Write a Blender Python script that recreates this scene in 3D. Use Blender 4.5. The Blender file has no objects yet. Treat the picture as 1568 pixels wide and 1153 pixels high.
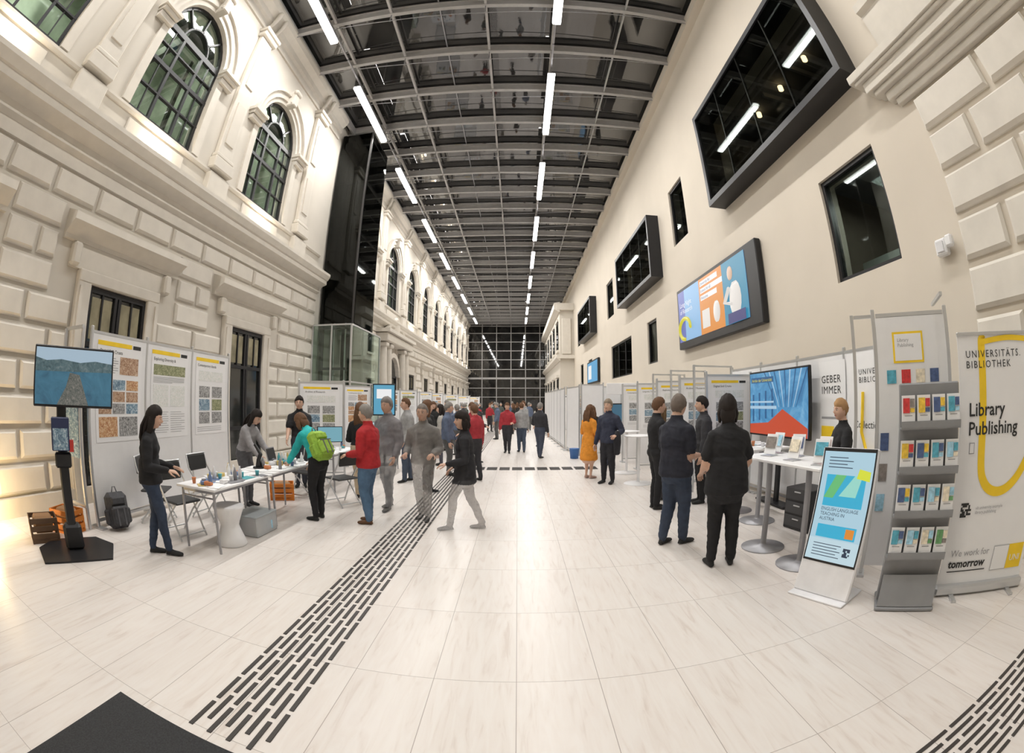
import bpy, math, random
import numpy as np
from mathutils import Vector, Matrix, noise
R=random.Random(7)
scene=bpy.context.scene
COL=bpy.context.collection
rad=math.radians
# ------------------------------------------------------------------ materials
MATS={}
def mat(name,col,rough=.6,metal=0.,emit=0.,alpha=1.,var=.06,scale=6.,bump=0.,spec=.4,ecol=None):
    if name in MATS: return MATS[name]
    m=bpy.data.materials.new(name); m.use_nodes=True; nt=m.node_tree; N=nt.nodes; L=nt.links
    b=N['Principled BSDF']; out=N['Material Output']
    b.inputs['Roughness'].default_value=rough; b.inputs['Metallic'].default_value=metal
    b.inputs['Specular IOR Level'].default_value=spec
    tc=N.new('ShaderNodeTexCoord'); nz=N.new('ShaderNodeTexNoise'); nz.inputs['Scale'].default_value=scale; nz.inputs['Detail'].default_value=4
    L.new(tc.outputs['Object'],nz.inputs['Vector'])
    cr=N.new('ShaderNodeValToRGB')
    c=Vector(col[:3])
    cr.color_ramp.elements[0].position=.3; cr.color_ramp.elements[1].position=.7
    cr.color_ramp.elements[0].color=(*(c*(1-var)),1); cr.color_ramp.elements[1].color=(*[min(1,x*(1+var)) for x in c],1)
    L.new(nz.outputs['Fac'],cr.inputs['Fac']); L.new(cr.outputs['Color'],b.inputs['Base Color'])
    if emit>0:
        if ecol: b.inputs['Emission Color'].default_value=(*ecol,1)
        else: L.new(cr.outputs['Color'],b.inputs['Emission Color'])
        b.inputs['Emission Strength'].default_value=emit
    if bump>0:
        bp=N.new('ShaderNodeBump'); bp.inputs['Strength'].default_value=bump; bp.inputs['Distance'].default_value=.02
        L.new(nz.outputs['Fac'],bp.inputs['Height']); L.new(bp.outputs['Normal'],b.inputs['Normal'])
    if alpha<1:
        tr=N.new('ShaderNodeBsdfTransparent'); mx=N.new('ShaderNodeMixShader'); mx.inputs[0].default_value=alpha
        L.new(tr.outputs[0],mx.inputs[1]); L.new(b.outputs[0],mx.inputs[2]); L.new(mx.outputs[0],out.inputs[0])
    MATS[name]=m; return m
def glassmat(name,tint,trans,rough=.03,gl=.12,fr=.45):
    if name in MATS: return MATS[name]
    m=bpy.data.materials.new(name); m.use_nodes=True; nt=m.node_tree; N=nt.nodes; L=nt.links; N.clear()
    out=N.new('ShaderNodeOutputMaterial'); tr=N.new('ShaderNodeBsdfTransparent'); tr.inputs[0].default_value=(*[t*trans for t in tint],1)
    g=N.new('ShaderNodeBsdfGlossy'); g.inputs['Roughness'].default_value=rough; g.inputs[0].default_value=(.9,.95,.93,1)
    lw=N.new('ShaderNodeLayerWeight'); lw.inputs[0].default_value=.35
    ma=N.new('ShaderNodeMath'); ma.operation='MULTIPLY_ADD'; ma.inputs[1].default_value=fr; ma.inputs[2].default_value=gl
    mx=N.new('ShaderNodeMixShader'); L.new(lw.outputs['Fresnel'],ma.inputs[0]); L.new(ma.outputs[0],mx.inputs[0])
    L.new(tr.outputs[0],mx.inputs[1]); L.new(g.outputs[0],mx.inputs[2]); L.new(mx.outputs[0],out.inputs[0])
    MATS[name]=m; return m
def picmat(name,cols,scale=9,emit=0.,dist=1.5):
    if name in MATS: return MATS[name]
    m=bpy.data.materials.new(name); m.use_nodes=True; nt=m.node_tree; N=nt.nodes; L=nt.links
    b=N['Principled BSDF']; b.inputs['Roughness'].default_value=.5
    tc=N.new('ShaderNodeTexCoord')
    nz=N.new('ShaderNodeTexNoise'); nz.inputs['Scale'].default_value=scale; nz.inputs['Detail'].default_value=9; nz.inputs['Roughness'].default_value=.65; nz.inputs['Distortion'].default_value=dist; o=nz.outputs['Fac']
    L.new(tc.outputs['Object'],nz.inputs['Vector'])
    cr=N.new('ShaderNodeValToRGB'); e=cr.color_ramp.elements
    while len(e)<len(cols): e.new(.5)
    for i,c in enumerate(cols):
        e[i].position=.3+.4*i/(len(cols)-1); e[i].color=(*c,1)
    L.new(o,cr.inputs[0])
    if emit:
        b.inputs['Base Color'].default_value=(.02,.02,.02,1); L.new(cr.outputs[0],b.inputs['Emission Color']); b.inputs['Emission Strength'].default_value=emit
    else: L.new(cr.outputs[0],b.inputs['Base Color'])
    MATS[name]=m; return m
WALL=mat('plaster_cream',(.60,.56,.495),.85,var=.03,scale=1.2,bump=.05)
WALLR=mat('plaster_beige',(.645,.585,.50),.85,var=.03,scale=.8,bump=.04)
STONE=mat('stone_rusticated',(.69,.65,.585),.85,var=.05,scale=3,bump=.15)
TRIM=mat('stone_trim',(.63,.59,.525),.8,var=.04,scale=4,bump=.08)
BLACK=mat('black_frame',(.015,.015,.017),.4)
DKST=mat('dark_steel',(.05,.047,.045),.4,.3)
ALU=mat('aluminium',(.62,.63,.64),.35,.8,var=.02)
GREYM=mat('grey_steel',(.36,.36,.38),.45,.5)
BEAM=mat('beam_grey_paint',(.42,.41,.405),.5,.1)
WHITE=mat('white_laminate',(.80,.80,.81),.5,var=.02)
PAPER=mat('white_paper',(.84,.84,.85),.6,var=.01)
INK=mat('ink_black',(.03,.03,.03),.6)
INKG=mat('ink_grey',(.35,.35,.36),.6)
YEL=mat('yellow_print',(.90,.62,.03),.5)
GLD=glassmat('window_glass_dark',(.80,.90,.82),.9,.03,.03,.3)
GLB=glassmat('bay_glass',(.6,.62,.6),.8,.02,.012,.12)
GLG=glassmat('lift_glass',(.86,.94,.90),.93,.02,.05)
LAMP=mat('lamp_white',(1,1,1),.5,emit=16,ecol=(1,.98,.95))
LAMP2=mat('lamp_soft_white',(1,1,1),.5,emit=4,ecol=(1,.98,.93))
WARM=mat('lamp_warm',(1,.8,.5),.5,emit=10,ecol=(1,.72,.38))
DOORG=mat('door_dark_glass',(.02,.022,.02),.08,spec=.7)
def floor_mat():
    m=bpy.data.materials.new('floor_travertine'); m.use_nodes=True; nt=m.node_tree; N=nt.nodes; L=nt.links
    b=N['Principled BSDF']
    g=N.new('ShaderNodeNewGeometry'); sx=N.new('ShaderNodeSeparateXYZ'); L.new(g.outputs['Position'],sx.inputs[0])
    def M(op,a,bv=None,c=None):
        n=N.new('ShaderNodeMath'); n.operation=op
        for i,v in enumerate((a,bv,c)):
            if v is None: continue
            if isinstance(v,(int,float)): n.inputs[i].default_value=v
            else: L.new(v,n.inputs[i])
        return n.outputs[0]
    tx=M('DIVIDE',M('ADD',sx.outputs[0],100.0),.5); ty=M('ADD',sx.outputs[1],99.7)
    fx=M('FRACT',tx); fy=M('FRACT',ty)
    ex=M('MULTIPLY',M('MINIMUM',fx,M('SUBTRACT',1.,fx)),.5); ey=M('MINIMUM',fy,M('SUBTRACT',1.,fy))
    e=M('MINIMUM',ex,ey); ln=M('LESS_THAN',e,.0022)
    cx=N.new('ShaderNodeCombineXYZ'); L.new(M('FLOOR',tx),cx.inputs[0]); L.new(M('FLOOR',ty),cx.inputs[1])
    wn=N.new('ShaderNodeTexWhiteNoise'); L.new(cx.outputs[0],wn.inputs['Vector'])
    mp=N.new('ShaderNodeMapping'); mp.inputs['Scale'].default_value=(18,2.2,1); L.new(g.outputs['Position'],mp.inputs[0])
    ad=N.new('ShaderNodeVectorMath'); ad.operation='MULTIPLY_ADD'; L.new(wn.outputs['Color'],ad.inputs[0]); ad.inputs[1].default_value=(30,30,30); L.new(mp.outputs[0],ad.inputs[2])
    nz=N.new('ShaderNodeTexNoise'); nz.inputs['Scale'].default_value=1; nz.inputs['Detail'].default_value=7; nz.inputs['Distortion'].default_value=1.0; L.new(ad.outputs[0],nz.inputs['Vector'])
    cr=N.new('ShaderNodeValToRGB'); el=cr.color_ramp.elements
    el[0].position=.26; el[0].color=(.61,.545,.50,1); el[1].position=.62; el[1].color=(.715,.675,.64,1)
    x=el.new(.42); x.color=(.69,.64,.60,1)
    L.new(nz.outputs['Fac'],cr.inputs[0])
    hs=N.new('ShaderNodeHueSaturation'); L.new(cr.outputs[0],hs.inputs['Color']); L.new(M('MULTIPLY_ADD',wn.outputs['Value'],.04,.98),hs.inputs['Value'])
    mx=N.new('ShaderNodeMix'); mx.data_type='RGBA'; L.new(ln,mx.inputs[0]); L.new(hs.outputs[0],mx.inputs[6]); mx.inputs[7].default_value=(.36,.32,.29,1)
    L.new(mx.outputs[2],b.inputs['Base Color']); b.inputs['Roughness'].default_value=.33; b.inputs['Specular IOR Level'].default_value=.35
    return m
FLOOR=floor_mat()
def roofglass(name,ior,bump,c0,c1):
    m=bpy.data.materials.new(name); m.use_nodes=True; nt=m.node_tree; N=nt.nodes; L=nt.links
    b=N['Principled BSDF']; b.inputs['Roughness'].default_value=.03; b.inputs['IOR'].default_value=ior
    tc=N.new('ShaderNodeTexCoord'); nz=N.new('ShaderNodeTexNoise'); nz.inputs['Scale'].default_value=.9; nz.inputs['Detail'].default_value=5
    L.new(tc.outputs['Object'],nz.inputs['Vector']); cr=N.new('ShaderNodeValToRGB'); el=cr.color_ramp.elements
    el[0].position=.35; el[0].color=(c0,c0,c0*1.05,1); el[1].position=.7; el[1].color=(c1,c1*.97,c1*.93,1)
    L.new(nz.outputs['Fac'],cr.inputs[0]); L.new(cr.outputs[0],b.inputs['Base Color'])
    bp=N.new('ShaderNodeBump'); bp.inputs['Strength'].default_value=bump; bp.inputs['Distance'].default_value=.05; L.new(nz.outputs['Fac'],bp.inputs['Height']); L.new(bp.outputs[0],b.inputs['Normal'])
    return m
ROOFG=roofglass('roof_glass_night',2.0,.05,.012,.045); ENDG=roofglass('end_glass_night',1.6,.02,.006,.03)
PICS=[picmat('photo_earth',[(.15,.06,.03),(.45,.28,.18),(.75,.64,.5)],26),picmat('photo_green',[(.06,.09,.04),(.28,.30,.16),(.65,.62,.45)],28),
 picmat('photo_blue',[(.03,.06,.12),(.2,.32,.42),(.75,.8,.82)],22),picmat('photo_mono',[(.02,.02,.02),(.3,.3,.3),(.8,.8,.8)],30),
 picmat('photo_warm',[(.25,.05,.04),(.55,.3,.14),(.85,.75,.55)],26),picmat('photo_map',[(.78,.78,.76),(.65,.68,.64),(.85,.85,.85),(.7,.58,.5)],34)]
COVER=[mat('cover_%d'%i,c,.5,var=.25,scale=30) for i,c in enumerate([(.10,.38,.50),(.60,.05,.05),(.78,.70,.55),(.08,.12,.25),(.25,.22,.2),(.35,.60,.75),(.75,.5,.06),(.15,.35,.15)])]
# ------------------------------------------------------------------ mesh builder
class MB:
    def __init__(s): s.v=[];s.f=[];s.m=[];s.mats=[];s.sm=[];s.T=None
    def mi(s,m):
        if m not in s.mats: s.mats.append(m)
        return s.mats.index(m)
    def add(s,vs,fs,m,smooth=False):
        b=len(s.v)
        if s.T is not None: vs=[s.T@Vector(v) for v in vs]
        s.v.extend([tuple(v) for v in vs]); k=s.mi(m)
        for f in fs: s.f.append([b+i for i in f]); s.m.append(k); s.sm.append(smooth)
    def box(s,c,d,m,rz=0.,rot=None,ch=0.):
        hx,hy,hz=d[0]/2,d[1]/2,d[2]/2
        Mx=Matrix.Translation(c)@(rot.to_4x4() if rot is not None else Matrix.Rotation(rz,4,'Z'))
        if ch<=0:
            vs=[Mx@Vector((x*hx,y*hy,z*hz)) for x in(-1,1) for y in(-1,1) for z in(-1,1)]
            fs=[(0,1,3,2),(4,6,7,5),(0,4,5,1),(2,3,7,6),(0,2,6,4),(1,5,7,3)]
        else:
            ch=min(ch,hx*.9,hy*.9,hz*.9); vs=[];idx={}
            for x in(-1,1):
                for y in(-1,1):
                    for z in(-1,1):
                        for a in range(3):
                            h=[x*(hx-ch),y*(hy-ch),z*(hz-ch)]; h[a]=(x*hx,y*hy,z*hz)[a]
                            idx[(x,y,z,a)]=len(vs); vs.append(Mx@Vector(h))
            fs=[]
            q=[(-1,-1),(1,-1),(1,1),(-1,1)]
            def key(a,sv,u,w):
                k=[0,0,0]; k[a]=sv; k[(a+1)%3]=u; k[(a+2)%3]=w; return tuple(k)
            for a in range(3):
                for sv in(-1,1):
                    f=[idx[key(a,sv,u,w)+(a,)] for u,w in q]
                    fs.append(f if sv>0 else f[::-1])
                for u in(-1,1):
                    for w in(-1,1):
                        k0=key(a,-1,u,w);k1=key(a,1,u,w); b1=(a+1)%3;b2=(a+2)%3
                        f=[idx[k0+(b1,)],idx[k1+(b1,)],idx[k1+(b2,)],idx[k0+(b2,)]]
                        fs.append(f if u*w<0 else f[::-1])
            for x in(-1,1):
                for y in(-1,1):
                    for z in(-1,1):
                        f=[idx[(x,y,z,a)] for a in range(3)]; fs.append(f if x*y*z>0 else f[::-1])
        s.add(vs,fs,m)
    def tube(s,pts,rs,m,n=10,side=None,smooth=True):
        pts=[Vector(p) for p in pts]; rs=[(r,r) if not isinstance(r,tuple) else r for r in rs]
        ref=Vector(side) if side is not None else None
        T=[]
        for i in range(len(pts)):
            a=pts[max(0,i-1)]; b=pts[min(len(pts)-1,i+1)]; T.append((b-a).normalized())
        if ref is None:
            ref=Vector((1,0,0)) if abs(T[0].x)<.8 else Vector((0,1,0))
        vs=[];fs=[]
        k=.6
        e0=[(pts[0]-T[0]*min(rs[0])*k, (rs[0][0]*.6,rs[0][1]*.6),T[0])]; e1=[(pts[-1]+T[-1]*min(rs[-1])*k,(rs[-1][0]*.6,rs[-1][1]*.6),T[-1])]
        allr=e0+[(pts[i],rs[i],T[i]) for i in range(len(pts))]+e1
        for p,r,t in allr:
            x=(ref-t*ref.dot(t)).normalized(); y=t.cross(x); ref=x
            for j in range(n):
                a=2*math.pi*j/n; vs.append(p+x*(math.cos(a)*r[0])+y*(math.sin(a)*r[1]))
        k=len(allr)
        for i in range(k-1):
            for j in range(n):
                fs.append((i*n+j,i*n+(j+1)%n,(i+1)*n+(j+1)%n,(i+1)*n+j))
        fs.append(tuple(range(n))[::-1]); fs.append(tuple((k-1)*n+j for j in range(n)))
        s.add(vs,fs,m,smooth)
    def cyl(s,p0,p1,r0,r1,m,n=14):
        p0=Vector(p0);p1=Vector(p1);t=(p1-p0).normalized(); ref=Vector((1,0,0)) if abs(t.x)<.8 else Vector((0,1,0))
        x=(ref-t*ref.dot(t)).normalized(); y=t.cross(x)
        vs=[p+x*math.cos(2*math.pi*j/n)*r+y*math.sin(2*math.pi*j/n)*r for p,r in((p0,r0),(p1,r1)) for j in range(n)]
        s.add(vs,[(j,(j+1)%n,n+(j+1)%n,n+j) for j in range(n)],m,True)
        s.add(vs,[tuple(range(n))[::-1],tuple(range(n,2*n))],m,False)
    def lathe(s,prof,c,m,n=20):
        vs=[(c[0]+r*math.cos(2*math.pi*j/n),c[1]+r*math.sin(2*math.pi*j/n),c[2]+z) for r,z in prof for j in range(n)]
        fs=[(i*n+j,i*n+(j+1)%n,(i+1)*n+(j+1)%n,(i+1)*n+j) for i in range(len(prof)-1) for j in range(n)]
        fs.append(tuple(range(n))[::-1]); fs.append(tuple((len(prof)-1)*n+j for j in range(n)))
        s.add(vs,fs,m,True)
    def ell(s,c,r,m,n=10,rot=None):
        vs=[];fs=[]; c=Vector(c)
        for i in range(1,n):
            a=math.pi*i/n
            for j in range(n*2):
                b=math.pi*j/n; v=Vector((r[0]*math.sin(a)*math.cos(b),r[1]*math.sin(a)*math.sin(b),r[2]*math.cos(a)))
                vs.append(c+(rot@v if rot is not None else v))
        k=2*n
        for i in range(n-2):
            for j in range(k): fs.append((i*k+j,(i+1)*k+j,(i+1)*k+(j+1)%k,i*k+(j+1)%k))
        fs.append(tuple(range(k))); fs.append(tuple((n-2)*k+j for j in range(k))[::-1])
        s.add(vs,fs,m,True)
    def quad(s,a,b,c,d,m): s.add([a,b,c,d],[(0,1,2,3)],m)
    def rect(s,Mx,x,y,w,h,m,z=.003,t=.003):
        vs=[Mx@Vector((x+a*w,y+b*h,z-t*(1-c))) for a in(0,1) for b in(0,1) for c in(0,1)]
        s.add(vs,[(0,1,3,2),(4,6,7,5),(0,4,5,1),(2,3,7,6),(0,2,6,4),(1,5,7,3)],m)
    def text(s,Mx,x,y,size,body,m,z=.006,spacing=1.,bold=0.):
        cu=bpy.data.curves.new('tx','FONT'); cu.body=body; cu.size=size; cu.space_character=spacing; cu.offset=bold; cu.resolution_u=2
        o=bpy.data.objects.new('tx',cu); COL.objects.link(o)
        me=bpy.data.meshes.new_from_object(o)
        s.add([Mx@(Vector((x,y,z))+v.co) for v in me.vertices],[tuple(p.vertices) for p in me.polygons],m)
        bpy.data.objects.remove(o); bpy.data.curves.remove(cu); bpy.data.meshes.remove(me)
    def obj(s,name,loc=(0,0,0),rz=0.):
        me=bpy.data.meshes.new(name); me.from_pydata(s.v,[],s.f)
        for m in s.mats: me.materials.append(m)
        me.polygons.foreach_set('material_index',s.m); me.polygons.foreach_set('use_smooth',s.sm); me.update()
        o=bpy.data.objects.new(name,me); o.location=loc; o.rotation_euler=(0,0,rz); COL.objects.link(o); return o
def frame(o,xd,up=(0,0,1)):
    x=Vector(xd).normalized(); u=Vector(up).normalized(); n=x.cross(u).normalized()
    return Matrix(((x.x,u.x,n.x,o[0]),(x.y,u.y,n.y,o[1]),(x.z,u.z,n.z,o[2]),(0,0,0,1)))
XL=-6.65; XR=5.0; ZC=12.2; YE=60.; YB=-6.
# ------------------------------------------------------------------ floor / end walls
b=MB(); b.box(((XL+XR)/2,(YE+YB)/2,-.1),(XR-XL+1.2,YE-YB+.8,.2),FLOOR); b.obj('floor')
b=MB(); b.box(((XL+XR)/2,YB-.15,6.2),(XR-XL+1,.3,12.4),WALL)
for z in (0.15,5.8): b.box(((XL+XR)/2,YB+.05,z),(XR-XL,.12,.3),TRIM)
b.obj('wall_back')
b=MB()
b.box(((XL+XR)/2,YE+.1,6.1),(XR-XL,.1,12.2),ENDG)
for i in range(7): b.box((XL+i*(XR-XL)/6,YE,6.1),(.1,.2,12.2),BEAM)
for z in (2.4,3.6,4.9,6.1,7.4,8.6,9.8,11,12): b.box(((XL+XR)/2,YE-.02,z),(XR-XL,.16,.09 if z!=4.9 else .25),BEAM)
b.obj('wall_end_glazed')
TAC=mat('tactile_rubber',(.045,.04,.037),.5)
b=MB()
for i in range(8):
    x=-1.655+i*.0645; y=1.28+(.11 if i%2 else 0)
    while y<57:
        if not (11.1<y+.14<11.7 ): b.box((x,y+.14,.003),(.030,.275,.006),TAC,ch=.002)
        y+=.315
for i in range(8):
    y=11.16+i*.0645
    x=-1.1
    while x<2.0: b.box((x+.14,y,.003),(.26,.030,.006),TAC,ch=.002); x+=.32
for i in range(8):
    y=.30+i*.0645; x=.8+(i%2)*.1
    while x<4.6: b.box((x+.14,y,.003),(.275,.030,.006),TAC,ch=.002); x+=.315
b.obj('tactile_guide_strip')
b=MB(); b.box((-.9,-.15,.006),(2.6,2.72,.012),mat('mat_fibre',(.035,.036,.038),.95,var=.3,scale=120,bump=.3),ch=.004); b.obj('entrance_mat')
# ------------------------------------------------------------------ left facade
P_=4.45
ARCH=[.4+P_*i for i in range(-1,14)]
ARCH=[c for c in ARCH if not 12.5<c<15 and c<YE-1.5]
HW=1.12; ZS=8.9; Z0=5.9; ZT=12.3; SILL=6.62
b=MB(); X=XL
def wq(y0,y1,z0,z1,x=X,m=WALL): b.quad((x,y0,z0),(x,y1,z0),(x,y1,z1),(x,y0,z1),m)
wq(YB,YE,0,Z0)
prev=YB
for c in ARCH:
    wq(prev,c-HW,Z0,ZT); prev=c+HW
    wq(c-HW,c+HW,Z0,SILL)
    n=16; pts=[(c-HW*math.cos(math.pi*i/n),ZS+HW*math.sin(math.pi*i/n)) for i in range(n+1)]
    for i in range(n):
        (ya,za),(yb,zb)=pts[i],pts[i+1]
        b.quad((X,ya,za),(X,yb,zb),(X,yb,ZT),(X,ya,ZT),WALL)
    out=[(c-HW,SILL)]+pts+[(c+HW,SILL)]
    for i in range(len(out)):
        (ya,za),(yb,zb)=out[i],out[(i+1)%len(out)]
        b.quad((X,ya,za),(X,yb,zb),(X-.35,yb,zb),(X-.35,ya,za),TRIM)
wq(prev,YE,Z0,ZT)
b.obj('wall_left')
b=MB()
def prism(prof,y0,y1,x0=X,sg=1,m=TRIM):
    n=len(prof); vs=[(x0+sg*p[0],y,p[1]) for y in(y0,y1) for p in prof]
    fs=[(i,(i+1)%n,n+(i+1)%n,n+i) for i in range(n)]+[tuple(range(n)),tuple(range(n,2*n))]
    b.add(vs,fs,m)
CORN=[(0,4.98),(.06,4.98),(.06,5.18),(.15,5.24),(.15,5.38),(.4,5.48),(.4,5.6),(.44,5.62),(.52,5.74),(.52,5.82),(0,5.92)]
TOPC=[(0,11.3),(.06,11.3),(.06,11.55),(.14,11.6),(.14,11.8),(.3,11.95),(.34,12.1),(.34,12.2),(0,12.25)]
for y0,y1 in((YB,13.3),(16.2,YE)):
    prism(CORN,y0,y1); prism(TOPC,y0,y1)
    prism([(0,6.48),(.04,6.48),(.07,6.53),(.07,6.58),(0,6.6)],y0,y1)
def ring(c,r0,r1,d,n=18,m=TRIM):
    for i in range(n):
        a0=math.pi*i/n;a1=math.pi*(i+1)/n
        P=[(c-r*math.cos(a),ZS+r*math.sin(a)) for r,a in((r0,a0),(r1,a0),(r1,a1),(r0,a1))]
        vs=[(X+dd,p[0],p[1]) for dd in(0,d) for p in P]
        b.add(vs,[(4,5,6,7),(0,1,5,4),(2,3,7,6),(1,2,6,5),(0,4,7,3)],m)
for c in ARCH:
    ring(c,HW,HW+.14,.05); ring(c,HW+.14,HW+.34,.10); ring(c,HW+.34,HW+.42,.17)
    for sgn in(-1,1):
        b.box((X+.03,c+sgn*(HW+.12),(SILL+ZS)/2),(.08,.24,ZS-SILL),TRIM)
        b.box((X+.10,c+sgn*(HW+.27),ZS-.12),(.22,.6,.1),TRIM); b.box((X+.13,c+sgn*(HW+.27),ZS-.03),(.28,.68,.09),TRIM); b.box((X+.08,c+sgn*(HW+.27),ZS-.26),(.14,.54,.12),TRIM)
    b.box((X+.16,c,ZS+HW+.28),(.3,.26,.55),TRIM,ch=.03); b.tube([(X+.3,c-.14,ZS+HW+.48),(X+.3,c+.14,ZS+HW+.48)],[.08,.08],TRIM,8); b.tube([(X+.24,c-.12,ZS+HW+.1),(X+.24,c+.12,ZS+HW+.1)],[.06,.06],TRIM,8)
    b.box((X+.02,c,6.2),(.05,1.9,.42),TRIM,ch=.02)
pil=sorted(set([round(c+P_/2,2) for c in ARCH]+[round(ARCH[0]-P_/2,2)]))
for p in pil:
    if 13<p<16.1 : continue
    b.box((X+.07,p,8.8),(.14,.62,4.4),TRIM,ch=.02); b.box((X+.10,p,6.75),(.26,.82,.3),TRIM,ch=.03); b.box((X+.09,p,6.97),(.2,.74,.12),TRIM,ch=.03)
    b.box((X+.08,p,6.2),(.2,.8,.6),TRIM,ch=.02)
    b.box((X+.12,p,11.0),(.26,.78,.14),TRIM,ch=.02); b.box((X+.14,p,11.15),(.32,.86,.12),TRIM,ch=.02)
    b.box((X+.155,p,9.9),(.03,.36,1.5),WALL); b.box((X+.155,p,7.95),(.03,.36,1.2),WALL)
    for s2 in(-.2,.2):
        b.tube([(X+.1,p+s2,11.35),(X+.26,p+s2,11.6),(X+.34,p+s2,11.9)],[.05,.07,.09],TRIM,8)
b.obj('trim_left_facade')
def rust(name,xp,sg,y0,y1,z0,nc,ch,forbid,bl=1.1,dep=.085,g=.042,bv=.042):
    mb=MB()
    for i in range(nc):
        za=z0+i*ch; zb=za+ch; iv=[(y0,y1)]
        for fy0,fy1,fz0,fz1 in forbid:
            if zb>fz0+.02 and za<fz1-.02:
                ni=[]
                for a,c in iv:
                    if fy1<=a or fy0>=c: ni.append((a,c))
                    else:
                        if fy0>a: ni.append((a,fy0))
                        if fy1<c: ni.append((fy1,c))
                iv=ni
        off=(i%2)*bl/2
        for a,c in iv:
            k=math.floor((a-off)/bl)+1; cuts=[a]
            while off+k*bl<c:
                if off+k*bl-cuts[-1]>.25 and c-(off+k*bl)>.25: cuts.append(off+k*bl)
                k+=1
            cuts.append(c)
            for ya,yb in zip(cuts,cuts[1:]):
                if yb-ya<.2: continue
                o=[(ya+g,za+g),(yb-g,za+g),(yb-g,zb-g),(ya+g,zb-g)]
                n_=[(ya+g+bv,za+g+bv),(yb-g-bv,za+g+bv),(yb-g-bv,zb-g-bv),(ya+g+bv,zb-g-bv)]
                d1=dep*.45
                vs=[(xp,p[0],p[1]) for p in o]+[(xp+sg*d1,p[0],p[1]) for p in o]+[(xp+sg*dep,p[0],p[1]) for p in n_]
                fs=[]
                for q in(0,4):
                    for j in range(4): fs.append((q+j,q+(j+1)%4,q+4+(j+1)%4,q+4+j))
                fs.append((8,9,10,11)); mb.add(vs,fs,STONE)
    return mb.obj(name)
forb=[]
for c in ARCH: forb+= [(c-1.08,c+1.08,0,3.55),(c-1.62,c+1.62,3.5,4.42)]
PORT=ARCH[5]
forb.append((PORT-2.6,PORT+2.6,0,5))
rust('wall_left_rusticated_blocks',XL,1,YB,13.3,.25,10,.472,forb)
rust('wall_left_rusticated_blocks_far',XL,1,16.4,YE,.25,10,.472,forb)
b=MB(); b.box((XL+.08,(YB+13.3)/2,.13),(.16,13.3-YB,.26),TRIM); b.box((XL+.08,(16.4+YE)/2,.13),(.16,YE-16.4,.26),TRIM); b.obj('baseboard_left')
for k,c in enumerate(ARCH):
    if abs(c-PORT)<.1: continue
    b=MB()
    prism([(0,3.95),(.1,3.95),(.1,4.02),(.3,4.15),(.36,4.18),(.36,4.3),(0,4.42)],c-1.55,c+1.55)
    prism([(0,3.56),(.07,3.56),(.07,3.95),(0,3.95)],c-1.3,c+1.3)
    for s2 in(-1,1):
        b.box((X+.075,c+s2*.9,1.70),(.15,.32,3.40),TRIM,ch=.02); b.box((X+.13,c+s2*.98,1.65),(.11,.08,3.3),TRIM)
        b.box((X+.1,c+s2*1.22,3.75),(.2,.2,.36),TRIM,ch=.04)
    b.box((X+.08,c,3.46),(.17,2.12,.2),TRIM,ch=.02)
    b.obj('trim_door_surround')
    b=MB()
    b.box((X+.02,c,1.66),(.02,1.5,3.3),DOORG)
    for yy in(-.70,-.05,.05,.70): b.box((X+.05,c+yy,1.66),(.06,.07,3.28),BLACK)
    for zz in(.14,1.0,2.45,3.3): b.box((X+.055,c,zz),(.055,1.46,.08 if zz>.2 else .24),BLACK)
    for yy in(-.38,.38): b.box((X+.05,c+yy,2.87),(.04,.04,.78),BLACK)
    for yy in(-.37,.37): b.box((X+.034,c+yy,2.87),(.008,.5,.66),mat('door_blind_cream',(.30,.27,.18),.8,var=.3,scale=3))
    b.box((X+.1,c+.1,1.05),(.05,.03,.25),ALU)
    b.obj('door_%d'%(k+1))
b=MB()
for s2 in(-1,1):
    for q in(1.35,2.2):
        b.tube([(X+.32,PORT+s2*q,.6),(X+.32,PORT+s2*q,2.2),(X+.32,PORT+s2*q,4.3)],[.2,.2,.165],TRIM,14)
        b.box((X+.3,PORT+s2*q,.3),(.56,.56,.6),TRIM,ch=.03); b.box((X+.3,PORT+s2*q,4.42),(.5,.5,.2),TRIM,ch=.04)
    b.box((X+.05,PORT+s2*1.8,2.3),(.12,1.5,4.6),STONE)
b.box((X+.3,PORT,4.75),(.7,5.2,.4),TRIM,ch=.04); b.box((X+.36,PORT,5.05),(.85,5.5,.16),TRIM)
n=12
for i in range(n):
    a0=math.pi*i/n;a1=math.pi*(i+1)/n
    P=[(PORT-r*math.cos(a),3.0+r*math.sin(a)) for r,a in((1.0,a0),(1.25,a0),(1.25,a1),(1.0,a1))]
    b.add([(X+dd,p[0],p[1]) for dd in(0,.25) for p in P],[(4,5,6,7),(0,1,5,4),(2,3,7,6),(1,2,6,5),(0,4,7,3)],TRIM)
b.add([(X+.04,PORT-1,.0)]+[(X+.04,PORT-math.cos(math.pi*i/n),3.0+math.sin(math.pi*i/n)) for i in range(n+1)]+[(X+.04,PORT+1,0)],[tuple(range(n+3))],DOORG)
for yy in(-.95,0,.95): b.box((X+.08,PORT+yy,1.5),(.06,.08,3.),BLACK)
b.box((X+.08,PORT,3.),(.05,2,.1),BLACK)
b.ell((X+.3,PORT,5.5),(.2,.5,.45),TRIM); b.tube([(X+.3,PORT-1.9,5.15),(X+.3,PORT-1.0,5.6),(X+.3,PORT,6.0),(X+.3,PORT+1,5.6),(X+.3,PORT+1.9,5.15)],[.12]*5,TRIM,8)
b.obj('trim_portal')
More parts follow.
